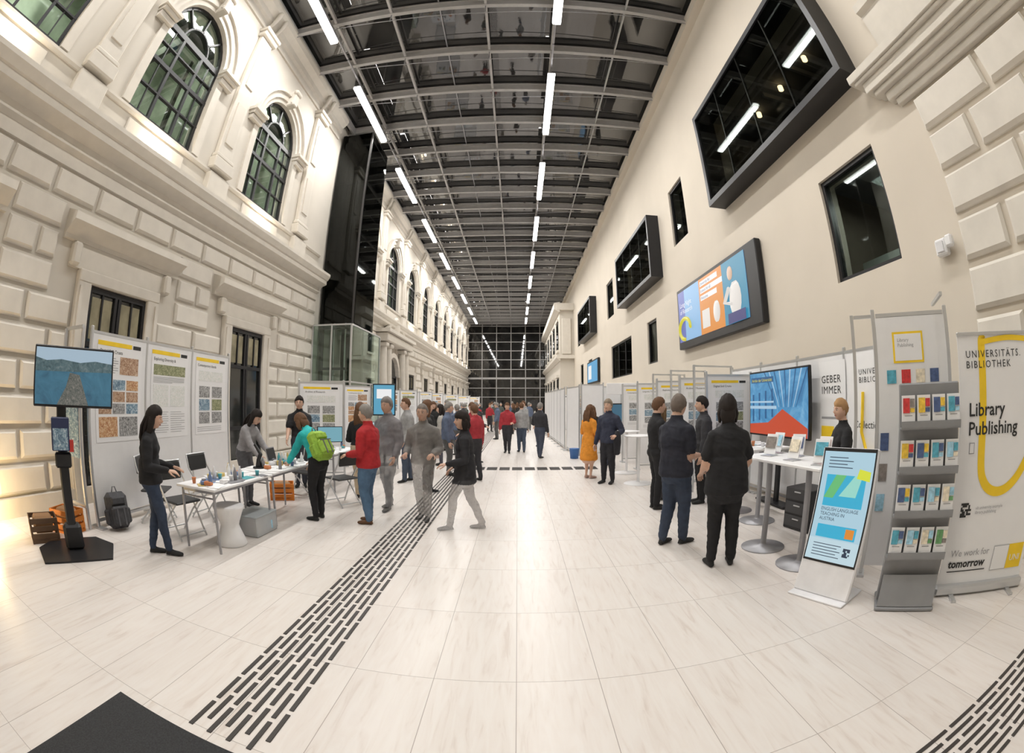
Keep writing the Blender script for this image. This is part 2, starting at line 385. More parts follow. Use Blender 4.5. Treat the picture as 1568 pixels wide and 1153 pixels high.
for k,c in enumerate(ARCH):
    b=MB(); xw=XL-.12; n=16
    arc=lambda r:[(xw,c-r*math.cos(math.pi*i/n),ZS+r*math.sin(math.pi*i/n)) for i in range(n+1)]
    def bar(p,q,w=.06,d=.08):
        p=Vector(p);q=Vector(q); L_=(q-p).length; ang=math.atan2(q.z-p.z,q.y-p.y)
        b.box((p+q)/2,(d,L_+.01,w),BLACK,rot=Matrix.Rotation(ang,3,'X'))
    A=arc(HW-.04)
    for i in range(n): bar(A[i],A[i+1],.09)
    A2=arc(.52)
    for i in range(n): bar(A2[i],A2[i+1],.05)
    for i in (4,8,12): bar(A2[i],A[i],.05)
    for yy in(-HW+.05,HW-.05): bar((xw,c+yy,SILL),(xw,c+yy,ZS),.08)
    for yy in(-.40,.40): bar((xw,c+yy,SILL),(xw,c+yy,ZS),.08)
    for yy in(-.75,.75): bar((xw,c+yy,SILL),(xw,c+yy,ZS),.03,.05)
    for zz,w in((SILL+.05,.1),(7.3,.035),(7.95,.09),(8.4,.035),(ZS,.14)): bar((xw+.003,c-HW,zz),(xw+.003,c+HW,zz),w)
    b.add([(xw-.03,c-HW,SILL)]+[(xw-.03,p[1],p[2]) for p in arc(HW)]+[(xw-.03,c+HW,SILL)],[tuple(range(n+3))],GLD)
    b.obj('window_%d'%(k+1))
b=MB(); IN=mat('interior_plaster',(.60,.66,.54),.9); IN2=mat('interior_dark',(.08,.09,.07),.9)
x0=XL-4
b.quad((x0,YB,5.9),(x0,YE,5.9),(x0,YE,11.2),(x0,YB,11.2),IN)
b.quad((x0,YB,6.3),(XL-.4,YB,6.3),(XL-.4,YE,6.3),(x0,YE,6.3),IN2); b.quad((x0,YB,11.2),(XL-.4,YB,11.2),(XL-.4,YE,11.2),(x0,YE,11.2),IN)
for c in ARCH:
    b.quad((x0,c+2.2,5.9),(XL-.36,c+2.2,5.9),(XL-.36,c+2.2,11.2),(x0,c+2.2,11.2),IN)
    b.box((x0+.2,c-.7,7.4),(.5,1.0,2.1),IN2); b.box((x0+2.0,c+1.5,8.4),(.12,.12,4.2),IN2); b.box((x0+1.6,c+.4,10.2),(2.4,.12,.35),IN2); b.box((x0+2.6,c+.6,10.6),(.12,3.0,.25),IN2)
b.obj('wall_left_interior_rooms')
def area(name,loc,rot,sx,sy,p,col=(1,.975,.94),spread=180):
    l=bpy.data.lights.new(name,'AREA'); l.shape='RECTANGLE'; l.size=sx; l.size_y=sy; l.energy=p; l.color=col; l.spread=rad(spread)
    o=bpy.data.objects.new(name,l); o.location=loc; o.rotation_euler=rot; COL.objects.link(o); return o
for c in ARCH[:7]:
    b=MB(); b.box((0,0,0),(.12,1.4,.06),LAMP); b.box((0,0,.05),(.16,1.5,.05),WHITE); b.obj('interior_ceiling_lamp',(XL-2.2,c-.2,10.9))
    area('interior_lamp_light',(XL-2.2,c-.2,10.85),(0,0,0),.12,1.3,95 if c<11 else 25,(1,1,.93))
# ------------------------------------------------------------------ ceiling
b=MB(); b.box(((XL+XR)/2,(YE+YB)/2,12.5),(XR-XL+.8,YE-YB,.08),ROOFG); b.obj('ceiling_glass_roof')
b=MB(); y=-4.2
LX=[-5.05,-3.4,-.8,1.08,3.0]
while y<YE:
    b.box(((XL+XR)/2,y,12.12),(XR-XL,.13,.04),BEAM); b.box(((XL+XR)/2,y,12.25),(XR-XL,.04,.24),BEAM); b.box(((XL+XR)/2,y,12.38),(XR-XL,.13,.04),BEAM)
    b.tube([(XL+.1,y,12.05),(-3.4,y,11.82),(-.8,y,11.76),(1.08,y,11.82),(XR-.1,y,12.05)],[.014]*5,GREYM,6)
    for x in LX[1:4]: b.box((x,y,11.95),(.03,.03,.3),GREYM)
    y+=2.05
for x in LX: b.box((x,(YE+YB)/2,12.2),(.07 if x!=3.0 else .03,YE-YB,.12),BEAM)
for x in (-2.1,): b.box((x,(YE+YB)/2,12.42),(.035,YE-YB,.05),GREYM)
b.box((XL+.25,(YE+YB)/2,12.2),(.1,YE-YB,.3),BEAM); b.box((XR-.12,(YE+YB)/2,12.15),(.24,YE-YB,.3),WALLR)
b.obj('ceiling_steel_beams')
for k in range(-3,9):
    yc=12.4+5.85*k
    if yc>YE-2 or yc<YB+1: continue
    for x in(-5.05,1.08):
        b=MB(); b.box((0,0,0),(.21,3.55,.09),LAMP,ch=.01); b.box((0,0,.065),(.24,3.57,.05),GREYM)
        b.box((0,0,.32),(.05,5.8,.05),GREYM)
        for yy in(-1.3,1.3): b.cyl((0,yy,.08),(0,yy,.62),.008,.008,GREYM,6)
        b.obj('linear_pendant_lamp',(x,yc,11.5))
        area('linear_lamp_light',(x,yc,11.44),(0,0,0),.18,3.4,238)
for c in ARCH:
    b=MB(); b.box((0,0,.03),(.1,.4,.05),TRIM,ch=.01); b.box((-.0,0,.058),(.08,.34,.008),WARM); b.obj('cornice_uplighter',(XL+.24,c,5.89))
    area('uplight',(XL+.24,c,5.98),(0,rad(150),0),.1,.5,22 if c<14 else 20,(1,.86,.66))
l=bpy.data.lights.new('warm_floor_light','POINT'); l.energy=60; l.color=(1,.72,.35); l.shadow_soft_size=.1; o=bpy.data.objects.new('warm_floor_light',l); o.location=(XL+.55,1.7,.25); COL.objects.link(o)
b=MB(); b.lathe([(.09,0),(.09,.1),(.07,.14),(.05,.14)],(0,0,0),BLACK); b.obj('floor_uplight',(XL+.55,1.7,0))
# ------------------------------------------------------------------ right wall
OPEN=[(3.8,5.35,3.45,5.2),(3.5,8.95,6.3,8.8),(11.6,12.9,6.55,8.5),(14.3,19.6,6.0,8.15),(22.4,24.1,6.2,8.2),(15.3,16.5,3.1,4.7),(19.0,23.3,2.9,4.6),
 (27.5,33,6.1,8.3),(35,36.5,6.2,8.2),(29.5,31,3.0,4.6),(33.5,35,3,4.6)]
ys=sorted(set([2.4,39.0]+[v for o in OPEN for v in o[:2]])); zs=sorted(set([0,12.4]+[v for o in OPEN for v in o[2:]]))
b=MB()
for ya,yb in zip(ys,ys[1:]):
    for za,zb in zip(zs,zs[1:]):
        ym,zm=(ya+yb)/2,(za+zb)/2
        if any(o[0]<ym<o[1] and o[2]<zm<o[3] for o in OPEN): continue
        b.quad((XR,ya,za),(XR,ya,zb),(XR,yb,zb),(XR,yb,za),WALLR)
for y0,y1,z0,z1 in OPEN:
    P=[(y0,z0),(y1,z0),(y1,z1),(y0,z1)]
    for i in range(4):
        p,q=P[i],P[(i+1)%4]; b.quad((XR,p[0],p[1]),(XR,q[0],q[1]),(XR+.4,q[0],q[1]),(XR+.4,p[0],p[1]),WALLR)
b.obj('wall_right')
for k,(y0,y1,z0,z1) in enumerate(OPEN):
    b=MB(); bay=(y1-y0)>5 and z0>5.5
    ym,zm=(y0+y1)/2,(z0+z1)/2; xa=XR-.45 if bay else XR+.06
    t=.13 if bay else .07; dx=.55 if bay else .14; xc=xa+dx/2
    e=.08 if bay else 0
    b.box((xc,ym,z0-e+t/2),(dx,y1-y0+2*e,t),BLACK); b.box((xc,ym,z1+e-t/2),(dx,y1-y0+2*e,t),BLACK)
    b.box((xc,y0-e+t/2,zm),(dx,t,z1-z0+2*e-2*t),BLACK); b.box((xc,y1+e-t/2,zm),(dx,t,z1-z0+2*e-2*t),BLACK)
    b.box((xa+.05,ym,zm),(.012,y1-y0-.1,z1-z0-.1),GLB)
    if bay:
        for q in(1,2,3): b.box((xa+.07,y0+(y1-y0)*q/4,zm),(.05,.03,z1-z0-.02),DKST)
    elif y1-y0>3:
        for q in(1,2): b.box((xa+.05,y0+(y1-y0)*q/3,zm),(.06,.06,z1-z0-.02),BLACK)
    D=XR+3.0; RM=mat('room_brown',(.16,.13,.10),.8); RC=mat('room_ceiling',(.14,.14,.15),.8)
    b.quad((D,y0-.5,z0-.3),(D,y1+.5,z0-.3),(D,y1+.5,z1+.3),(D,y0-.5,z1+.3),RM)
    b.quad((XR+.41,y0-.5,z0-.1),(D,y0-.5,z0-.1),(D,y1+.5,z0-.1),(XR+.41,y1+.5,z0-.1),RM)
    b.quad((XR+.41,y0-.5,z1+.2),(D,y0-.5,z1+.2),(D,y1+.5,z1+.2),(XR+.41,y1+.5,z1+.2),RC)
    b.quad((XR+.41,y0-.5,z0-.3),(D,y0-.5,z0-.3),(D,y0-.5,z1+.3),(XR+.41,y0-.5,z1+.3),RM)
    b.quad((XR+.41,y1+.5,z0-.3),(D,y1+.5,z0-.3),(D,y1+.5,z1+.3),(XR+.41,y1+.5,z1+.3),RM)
    if bay:
        for q in range(4):
            yq=y0+.8+q*(y1-y0-1.6)/3
            b.cyl((XR+1.2,yq,z1-.02),(XR+1.2,yq,z1+.10),.07,.07,WARM,12); b.box((XR+1.9,yq+.5,z1+.1),(1.9,.08,.14),GREYM)
            b.box((XR+1.6,y0+.9+q*(y1-y0-1.8)/3,z0+.5),(.5,.7,.9),mat('lounge_seat',(.25,.24,.22),.7),ch=.1)
    if k==0:
        PL=mat('parapet_lit',(.62,.68,.64),.7)
        b.box((XR+1.3,ym+.3,z0+.25),(.06,2.1,.75),PL); b.box((XR+2.2,ym,z1+.1),(.1,1.4,.05),LAMP2); b.box((XR+1.3,y1-.9,z0+1.0),(.06,.5,.8),PL)
    b.obj('window_%d'%(k+30))
area('gallery_lamp',(XR+1.0,4.5,5.1),(0,0,0),.6,.3,45,(.9,1,.95))
b=MB(); b.quad((XR,YB,0),(XR,YB,12.4),(XR,2.4,12.4),(XR,2.4,0),WALLR); b.obj('wall_right_old_wing')
rust('wall_right_rusticated_blocks',XR,-1,YB,2.65,.25,9,.565,[],bl=1.2,g=.05)
b=MB()
for pr,z0,z1 in((.10,5.34,5.44),(.16,5.44,5.58),(.24,5.58,5.66),(.30,5.66,5.84),(.36,5.84,5.90),(.40,5.90,6.04)):
    ye=2.68+pr*1.9; b.box((XR-pr/2,(YB+ye)/2,(z0+z1)/2),(pr,ye-YB,z1-z0),TRIM,ch=.008)
prism([(0,6.04),(.12,6.04),(.12,6.9),(.2,6.95),(.2,7.1),(0,7.15)],YB,2.65,x0=XR,sg=-1)
b.obj('trim_right_cornice')
b=MB(); b.box((0,0,0),(.12,.2,.2),WHITE,ch=.02); b.box((-.03,-.16,.04),(.1,.12,.14),WHITE,ch=.02); b.box((-.07,0,0),(.02,.12,.12),mat('sensor_lens',(.7,.7,.72),.2)); b.obj('wall_sensor_box',(XR-.08,2.95,3.35))
b=MB(); WX=3.75
b.box(((WX+XR)/2+.3,(39+YE)/2,5.2),(XR-WX+.6,YE-39,10.4),WALL)
for z0,z1,pr in((5.3,5.8,.35),(9.6,10.4,.5)):
    prism([(0,z0),(.1,z0),(pr,z0+.25),(pr,z1),(0,z1+.1)],38.6,YE,x0=WX,sg=-1); b.box(((WX+XR)/2,38.8,(z0+z1)/2+.1),(XR-WX+.6,.5,z1-z0-.2),TRIM)
for q in range(5):
    y=41+q*4; b.box((WX-.03,y,7.7),(.08,1.6,2.6),DOORG); b.box((WX-.05,y,9.1),(.2,2.0,.2),TRIM); b.box((WX-.05,y,6.3),(.2,2.0,.2),TRIM)
    b.box((WX-.03,y,2.3),(.08,1.4,3),DOORG); b.box((WX-.08,y,4),(.3,2.2,.2),TRIM)
b.box((WX+.6,38.95,7.5),(.8,.2,3.2),TRIM,ch=.04)
b.obj('wall_right_far_wing')
b=MB(); b.quad((XR,39,10),(XR,YE,10),(XR,YE,12.4),(XR,39,12.4),WALLR); b.obj('wall_right_upper')
# ------------------------------------------------------------------ lift
b=MB(); y0,y1=13.75,15.7; xa,xb=XL+.08,-5.4
for x in(xa+.06,xb):
    for y in(y0,(y0+y1)/2,y1): b.box((x,y,5.85),(.12,.12,11.7),DKST)
b.box(((xa+xb)/2-.2,y0-.01,8.0),(.08,.1,7.3),DKST)
z=1.4
while z<11.9:
    b.box(((xa+xb)/2,y0,z),(xb-xa-.1,.07,.08),DKST); b.box(((xa+xb)/2,y1,z),(xb-xa-.1,.07,.08),DKST); b.box((xb,(y0+y1)/2,z),(.07,y1-y0-.12,.08),DKST); z+=1.35
DG=glassmat('lift_glass_dark',(.22,.21,.20),.7,.03,.02,.25)
b.box(((xa+xb)/2,y0-.075,7.95),(xb-xa,.012,7.4),DG); b.box((xb+.075,(y0+y1)/2,7.95),(.012,y1-y0,7.4),DG)
b.box(((xa+xb)/2,(y0+y1)/2+.3,7.9),(.8,.8,7.4),mat('lift_core',(.035,.033,.032),.5))
for x in(xa+.4,xb-.35): b.cyl((x,y0+.3,0),(x,y0+.3,11.7),.03,.03,ALU,8)
b.box(((xa+xb)/2,y1+.1,5.85),(xb-xa,.04,11.7),mat('lift_back',(.09,.085,.08),.5))
X0,X1,Y0,Y1=XL+.12,-5.15,13.1,16.1
for x in(X0,(X0+X1)/2,X1):
    b.box((x,Y0,2.05),(.05,.05,4.1),ALU)
    b.box((x,Y1,2.05),(.05,.05,4.1),ALU)
for z in(.05,2.3,4.1):
    b.box(((X0+X1)/2,Y0,z),(X1-X0-.05,.045,.05),ALU); b.box((X1,(Y0+Y1)/2,z),(.045,Y1-Y0-.05,.05),ALU)
b.box(((X0+X1)/2,Y0,2.05),(X1-X0,.012,4.1),GLG); b.box((X1,(Y0+Y1)/2,2.05),(.012,Y1-Y0,4.1),GLG); b.box(((X0+X1)/2,(Y0+Y1)/2,4.13),(X1-X0,Y1-Y0,.012),GLG)
b.obj('glass_lift')
# ------------------------------------------------------------------ screens
def em(name,c,s=.85): return mat('screen_'+name,(.02,.02,.02),.3,emit=s,var=.02,ecol=c)
b=MB(); Y0,Y1,Z0_,Z1_=7.65,12.6,3.2,4.98
b.box((XR-.09,(Y0+Y1)/2,(Z0_+Z1_)/2),(.16,Y1-Y0,Z1_-Z0_),BLACK,ch=.02)
Mx=frame((XR-.172,Y1-.10,Z0_+.2),(0,-1,0)); W=Y1-Y0-.62; Hh=Z1_-Z0_-.3
b.rect(Mx,0,0,W,Hh,em('violet',(.10,.14,.50)))
b.rect(Mx,W*.12,0,W*.26,Hh,em('lightblue',(.25,.50,.80)),z=.006)
YS=em('yellow',(.75,.68,.05))
b.tube([Mx@Vector((.5+.42*math.cos(a*.33),.35+.3*math.sin(a*.33),.012)) for a in range(0,15)],[.06]*15,YS,6)
b.text(Mx,.15,Hh*.68,.2,'Long Night\nof Research',em('whitetxt',(.95,.95,.95)),z=.012)
b.rect(Mx,W*.38,0,W*.34,Hh,em('orange',(.80,.28,.03)),z=.006)
b.rect(Mx,W*.72,0,W*.28,Hh,em('teal',(.03,.28,.45)),z=.006)
for i,(a,c_) in enumerate(((.42,.45),(.5,.62),(.44,.74))): b.rect(Mx,W*.40,Hh*(.60+.13*i),W*(a-.18),.13,em('whitetxt',(1,1,1)),z=.01); b.text(Mx,W*.405,Hh*(.615+.13*i),.12,('Welcome','Science for all','University fair')[i],em('ink',(.05,.05,.2)),z=.014)
b.rect(Mx,W*.41,Hh*.1,W*.11,Hh*.32,em('palefigure',(.85,.80,.75)),z=.01); b.ell(Mx@Vector((W*.62,Hh*.3,.01)),(.02,.2,.28),em('palefigure',(1,1,1)),8)
b.ell(Mx@Vector((W*.82,Hh*.78,.01)),(.02,.14,.17),em('face',(.80,.55,.4)),8); b.ell(Mx@Vector((W*.86,Hh*.36,.01)),(.02,.30,.42),em('palefigure',(1,1,1)),8); b.rect(Mx,W*.77,0,W*.2,Hh*.16,em('ink',(0,0,0)),z=.03); b.tube([Mx@Vector((W*.8,Hh*.55,.03)),Mx@Vector((W*.74,Hh*.35,.03)),Mx@Vector((W*.82,Hh*.3,.03))],[.05]*3,em('palefigure',(1,1,1)),6)
b.obj('wall_display_screen')
b=MB(); b.box((XR-.08,28.7,3.65),(.12,4.2,1.5),BLACK,ch=.02); b.rect(frame((XR-.145,30.6,3.0),(0,-1,0)),0,0,3.8,1.3,em('cyan',(.1,.4,.7))); b.rect(frame((XR-.145,30.6,3.0),(0,-1,0)),.4,.2,1.2,.9,em('whitetxt',(1,1,1)),z=.006); b.obj('wall_display_screen')
b=MB()
pts=[(-.42,-.38),(.42,-.38),(.5,.1),(.3,.4),(-.3,.4),(-.5,.1)]
vs=[(x*1.08,y*1.08,z) for z in(0,.02) for x,y in pts]
b.add(vs,[tuple(range(6))[::-1],tuple(range(6,12))]+[(i,(i+1)%6,6+(i+1)%6,6+i) for i in range(6)],BLACK)
b.box((0,.02,.16),(.26,.14,.3),BLACK,ch=.04); b.box((0,.02,.9),(.13,.09,1.5),BLACK,ch=.02); b.box((0.06,0,1.82),(.4,.06,.4),BLACK)
TX=.15
b.box((TX,-.07,1.85),(1.06,.05,.62),BLACK,ch=.01)
Mx=frame((TX-.51,-.096,1.565),(1,0,0))
b.rect(Mx,0,0,1.02,.57,picmat('screen_sea',[(.02,.08,.14),(.04,.15,.23),(.06,.20,.29)],3,emit=.8))
b.rect(Mx,0,.42,1.02,.15,mat('screen_sky',(.02,.02,.02),.4,emit=.8,ecol=(.42,.55,.66)),z=.004); b.add([Mx@Vector(p) for p in((0,.33,.006),(1.02,.35,.006),(1.02,.44,.006),(.8,.46,.006),(.6,.435,.006),(.35,.46,.006),(.15,.44,.006),(0,.47,.006))],[tuple(range(8))],picmat('screen_hills',[(.03,.07,.09),(.10,.18,.20),(.25,.32,.33)],14,emit=.6))
b.add([Mx@Vector(p) for p in((.30,.0,.006),(.72,.0,.006),(.66,.16,.006),(.60,.31,.006),(.47,.33,.006),(.42,.18,.006))],[tuple(range(6))],picmat('screen_city',[(.04,.06,.06),(.16,.17,.15),(.42,.38,.34)],40,emit=.6))
b.box((-.02,-.1,1.27),(.24,.1,.34),mat('brochure_holder',(.03,.04,.1),.4),ch=.01); b.box((-.02,-.155,1.22),(.2,.01,.22),PICS[2]); b.box((.12,-.1,1.15),(.06,.08,.12),mat('red_plastic',(.5,.04,.03),.5))
b.box((0,-.06,1.0),(.22,.12,.16),BLACK,ch=.02)
b.obj('display_screen_on_stand',(-4.66,2.6,0),rad(60))
# ------------------------------------------------------------------ poster boards
def poster(mb,Mx,x,y,w,h,seed):
    mb.rect(Mx,x,y,w,h,PAPER,z=.004)
    mb.rect(Mx,x,y+h*.955,w*.75,h*.045,YEL,z=.007); mb.rect(Mx,x+w*.78,y+h*.955,w*.18,h*.04,INK,z=.007)
    mb.text(Mx,x+.05*w,y+h*.885,h*.05,('Digital Soil Crusts','Exploring Diversity &','Contemporary Islands','Archive of Research','Linguistic Traces')[seed%5],INK,z=.007)
    if seed%3==0:
        mb.rect(Mx,x+.5*w,y+.68*h,w*.42,h*.18,PICS[0],z=.007)
        for i in range(7): mb.rect(Mx,x+.06*w,y+(.69+.024*i)*h,w*(.40 if i%3 else .34),h*.006,INKG,z=.007)
        for i in range(3):
            for j in range(3): mb.rect(Mx,x+(.06+.3*i)*w,y+(.28+.12*j)*h,w*.27,h*.105,PICS[(0,4,3,0,2)[(i*2+j)%5]],z=.007)
        mb.rect(Mx,x+.06*w,y+.05*h,w*.4,h*.2,PICS[4],z=.007); mb.rect(Mx,x+.5*w,y+.05*h,w*.42,h*.2,PICS[3],z=.007)
    elif seed%3==1:
        mb.rect(Mx,x+.06*w,y+.72*h,w*.86,h*.12,PICS[1],z=.007)
        for i in range(5): mb.rect(Mx,x+.06*w,y+(.635+.015*i)*h,w*(.84 if i else .5),h*.005,INKG,z=.007)
        mb.rect(Mx,x+.06*w,y+.36*h,w*.4,h*.25,PICS[5],z=.007); mb.rect(Mx,x+.52*w,y+.36*h,w*.4,h*.25,PICS[5],z=.007)
        for i in range(10): mb.rect(Mx,x+.06*w,y+(.06+.026*i)*h,w*(.4 if i%4 else .36),h*.005,INKG,z=.007); mb.rect(Mx,x+.52*w,y+(.06+.026*i)*h,w*(.4 if i%3 else .3),h*.005,INKG,z=.007)
    else:
        mb.rect(Mx,x+.1*w,y+.70*h,w*.8,h*.13,PICS[5],z=.007)
        for i in range(2):
            for j in range(3): mb.rect(Mx,x+(.12+.42*i)*w,y+(.14+.17*j)*h,w*.34,h*.15,PICS[(3,2,3,1,3,0)[2*i+j]],z=.007)
        for i in range(3): mb.rect(Mx,x+.06*w,y+(.04+.025*i)*h,w*.8,h*.005,INKG,z=.007)
def board_wall(name,p0,p1,npan,h,seed,post=True):
    p0=Vector((*p0,0));p1=Vector((*p1,0)); d=(p1-p0); L_=d.length; d.normalize()
    mb=MB(); w=L_/npan
    Mx=Matrix(((1,0,0,0),(0,0,-1,0),(0,1,0,0),(0,0,0,1)))
    for i in range(npan+1):
        mb.box((i*w,0,h/2+.03),(.045,.045,h+.06),ALU,ch=.006); mb.box((i*w,0,.012),(.1,.3,.024),ALU)
    for i in range(npan):
        mb.box((w*(i+.5),0,h/2+.06),(w-.045,.03,h-.16),WHITE)
        for z in(h-.01,.1): mb.box((w*(i+.5),0,z),(w-.04,.04,.035),ALU)
        M2=Mx.copy(); M2.translation=Vector((0,-.017,0))
        if post:
            pw=min(w*.8,.95); ph=min(pw*1.36,h*.56); poster(mb,M2,w*i+(w-pw)/2,h-.1-ph,pw,ph,seed+i)
    o=mb.obj(name,p0,math.atan2(d.y,d.x)); return o
board_wall('poster_board_wall',(-5.2,3.4),(-5.35,6.95),3,2.47,0)
b=MB()
for x,y in((0,0),(-.45,-.05)): b.box((x,y,1.25),(.04,.04,2.5),ALU)
b.box((-.22,-.02,2.5),(.5,.04,.04),ALU); b.box((-.22,-.02,.3),(.5,.04,.04),ALU); b.box((-.22,-.02,1.4),(.42,.02,1.0),PICS[2]); b.obj('display_frame_side',(-5.25,3.26,0))
def table(name,loc,sx,sy,h=.74,rz=0,top=WHITE,leg=GREYM):
    mb=MB(); mb.box((0,0,h-.015),(sx,sy,.03),top,ch=.006)
    mb.box((0,0,h-.05),(sx-.1,sy-.1,.04),leg)
    for a in(-1,1):
        for c in(-1,1):
            mb.cyl((a*(sx/2-.06),c*(sy/2-.06),h-.04),(a*(sx/2-.05),c*(sy/2-.05),0),.017,.015,leg,10)
    for c in(-1,1): mb.cyl((-(sx/2-.06),c*(sy/2-.06),h-.12),((sx/2-.06),c*(sy/2-.06),h-.12),.01,.01,leg,8)
    return mb.obj(name,loc,rz)
table('folding_table',(-3.44,4.40,0),.62,1.3); table('folding_table',(-3.46,5.76,0),.62,1.3)
def chair(name,loc,rz):
    mb=MB(); S=mat('chair_black',(.03,.03,.03),.5)
    mb.box((0,0,.45),(.42,.4,.03),S,ch=.012); mb.box((0,-.24,.78),(.42,.03,.22),S,ch=.012,rot=Matrix.Rotation(rad(10),3,'X'))
    for x in(-.22,.22):
        mb.tube([(x,.22,.01),(x,.0,.42),(x,-.22,.72),(x,-.26,.9)],[.012]*4,ALU,8)
        mb.tube([(x*.9,-.25,.01),(x*.9,0,.3),(x*.9,.16,.44)],[.012]*3,ALU,8)
    mb.cyl((-.22,.2,.06),(.22,.2,.06),.01,.01,ALU,8); mb.cyl((-.2,-.24,.06),(.2,-.24,.06),.01,.01,ALU,8); mb.cyl((-.22,-.26,.9),(.22,-.26,.9),.012,.012,ALU,8)
    return mb.obj(name,loc,rz)
chair('folding_chair',(-4.05,4.1,0),rad(-100)); chair('folding_chair',(-4.8,4.35,0),rad(-60)); chair('folding_chair',(-4.3,5.05,0),rad(-90)); chair('folding_chair',(-2.85,6.8,0),rad(60)); chair('folding_chair',(-3.65,7.1,0),rad(170))
b=MB(); b.lathe([(.19,0),(.2,.02),(.17,.1),(.13,.2),(.12,.24),(.13,.28),(.17,.38),(.2,.45),(.2,.47),(.18,.48)],(0,0,0),WHITE,28); b.obj('plastic_stool',(-3.3,4.2,0))
b=MB(); CB=mat('crate_plastic',(.6,.62,.63),.3,alpha=.6)
b.box((0,0,.02),(.38,.5,.03),CB)
for x in(-.19,.19): b.box((x,0,.13),(.015,.5,.24),CB,ch=.004)
for y in(-.25,.25): b.box((0,y,.13),(.38,.015,.24),CB,ch=.004)
b.box((0,0,.26),(.41,.53,.02),mat('crate_lid',(.55,.6,.62),.4,alpha=.6),ch=.006)
for i in range(6): b.box((-.12+.12*(i%3),-.13+.26*(i//3),.1),(.09,.16,.12),COVER[i],rz=.2*i,ch=.01)
b.obj('storage_crate',(-3.32,4.8,0))
def crate(loc,rz,c):
    mb=MB(); m=mat('crate_%s'%str(c),c,.6)
    mb.box((0,0,.015),(.42,.32,.03),m)
    for x in(-.21,.21):
        for z in(.08,.17,.26): mb.box((x,0,z),(.015,.34,.06),m,ch=.003)
    for y in(-.16,.16):
        for z in(.08,.17,.26): mb.box((0,y,z),(.42,.015,.06),m,ch=.003)
    for x in(-.2,.2):
        for y in(-.15,.15): mb.box((x,y,.14),(.03,.03,.28),m)
    mb.box((0,0,.2),(.3,.22,.2),mat('brown_paper',(.35,.2,.1),.8),ch=.03)
    return mb.obj('carry_crate',loc,rz)
crate((-5.4,2.95,0),.3,(.62,.2,.03)); crate((-5.3,2.45,0),1.2,(.12,.07,.04)); crate((-4.0,6.75,0),.5,(.7,.22,.03))
def backpack(mb,T,c,s=1.):
    old=mb.T; mb.T=T; m=mat('backpack_%s'%str(c),c,.7,bump=.2,scale=20,var=.2); m2=mat('strap_grey',(.10,.10,.11),.8)
    mb.box((0,0,.21*s),(.31*s,.19*s,.42*s),m,ch=.055*s)
    mb.box((0,-.11*s,.15*s),(.25*s,.08*s,.22*s),m,ch=.03*s); mb.box((0,-.10*s,.32*s),(.21*s,.05*s,.1*s),m,ch=.02*s)
    for x in(-.14,.14): mb.box((x*1.13*s,0,.14*s),(.05*s,.12*s,.18*s),m,ch=.02*s)
    for x in(-.05,.05): mb.box((x*s,-.152*s,.14*s),(.02*s,.006,.2*s),m2)
    mb.box((0,-.152*s,.24*s),(.22*s,.006,.012),m2)
    mb.tube([(-.04,0,.42*s),(-.02,0,.48*s),(.02,0,.48*s),(.04,0,.42*s)],[.009]*4,m2,6)
    for x in(-.08*s,.08*s): mb.tube([(x,.08*s,.40*s),(x*1.1,.13*s,.36*s),(x*1.3,.14*s,.2*s),(x,.1*s,.05*s)],[(.022,.008)]*4,m2,6)
    mb.T=old
b=MB(); backpack(b,Matrix.Rotation(rad(-10),4,'X'),(.05,.05,.055),1.1); b.obj('backpack',(-4.92,3.62,.02),rad(75))
def clutter(name,loc,sx,sy,n,seed):
    r=random.Random(seed); mb=MB(); cs=[(.55,.2,.08),(.1,.4,.45),(.8,.8,.8),(.15,.22,.4),(.75,.75,.78),(.6,.45,.15),(.25,.25,.27),(.8,.8,.8)]
    for i in range(n):
        x=r.uniform(-sx/2,sx/2)*.85; y=r.uniform(-sy/2,sy/2)*.9; c=r.choice(cs); m=mat('item_%s'%str(c),c,.4); k=r.random()
        if k<.25: mb.lathe([(.02,0),(.027,.06),(.03,.07),(.024,.068)],(x,y,0),m,12)
        elif k<.35: mb.lathe([(.025,0),(.025,.1),(.01,.14),(.01,.16)],(x,y,0),m,12)
        elif k<.85: mb.box((x,y,.004+.002*i/n),(.21,.15,.006),PAPER if r.random()<.75 else m,rz=r.random()*3)
        else: mb.box((x,y,.03),(.1,.07,.05),m,rz=r.random()*3,ch=.01)
    return mb.obj(name,loc)
clutter('table_craft_materials',(-3.44,4.40,.74),.58,1.2,40,3); clutter('table_craft_materials',(-3.46,5.76,.74),.58,1.2,38,5)
b=MB(); b.box((0,0,.0),(.3,.22,.02),GREYM,ch=.006); b.box((0,.12,.11),(.3,.012,.2),GREYM,rot=Matrix.Rotation(rad(-15),3,'X')); b.box((0,.113,.11),(.27,.006,.17),em('ink2',(.02,.02,.03),.2),rot=Matrix.Rotation(rad(-15),3,'X')); b.obj('laptop',(-3.58,5.95,.77),rad(95))
b=MB(); b.tube([(0,0,.02),(0,0,.12),(.04,0,.2)],[.05,.03,.03],BLACK,12); b.cyl((.04,0,.2),(-.06,0,.33),.025,.02,BLACK,12); b.cyl((0,0,.0),(0,0,.02),.09,.09,BLACK,16); b.obj('microscope',(-3.55,5.35,.745))
board_wall('poster_board_wall',(-4.75,8.9),(-3.85,9.4),1,2.1,8)
board_wall('poster_board_wall',(-5.0,10.3),(-3.9,11.5),2,2.1,11)
table('folding_table',(-3.6,8.2,0),.6,1.2); clutter('table_craft_materials',(-3.6,8.2,.74),.5,1.1,18,9)
table('folding_table',(-3.3,10.2,0),.7,1.6); clutter('table_craft_materials',(-3.3,10.2,.74),.6,1.4,18,12)
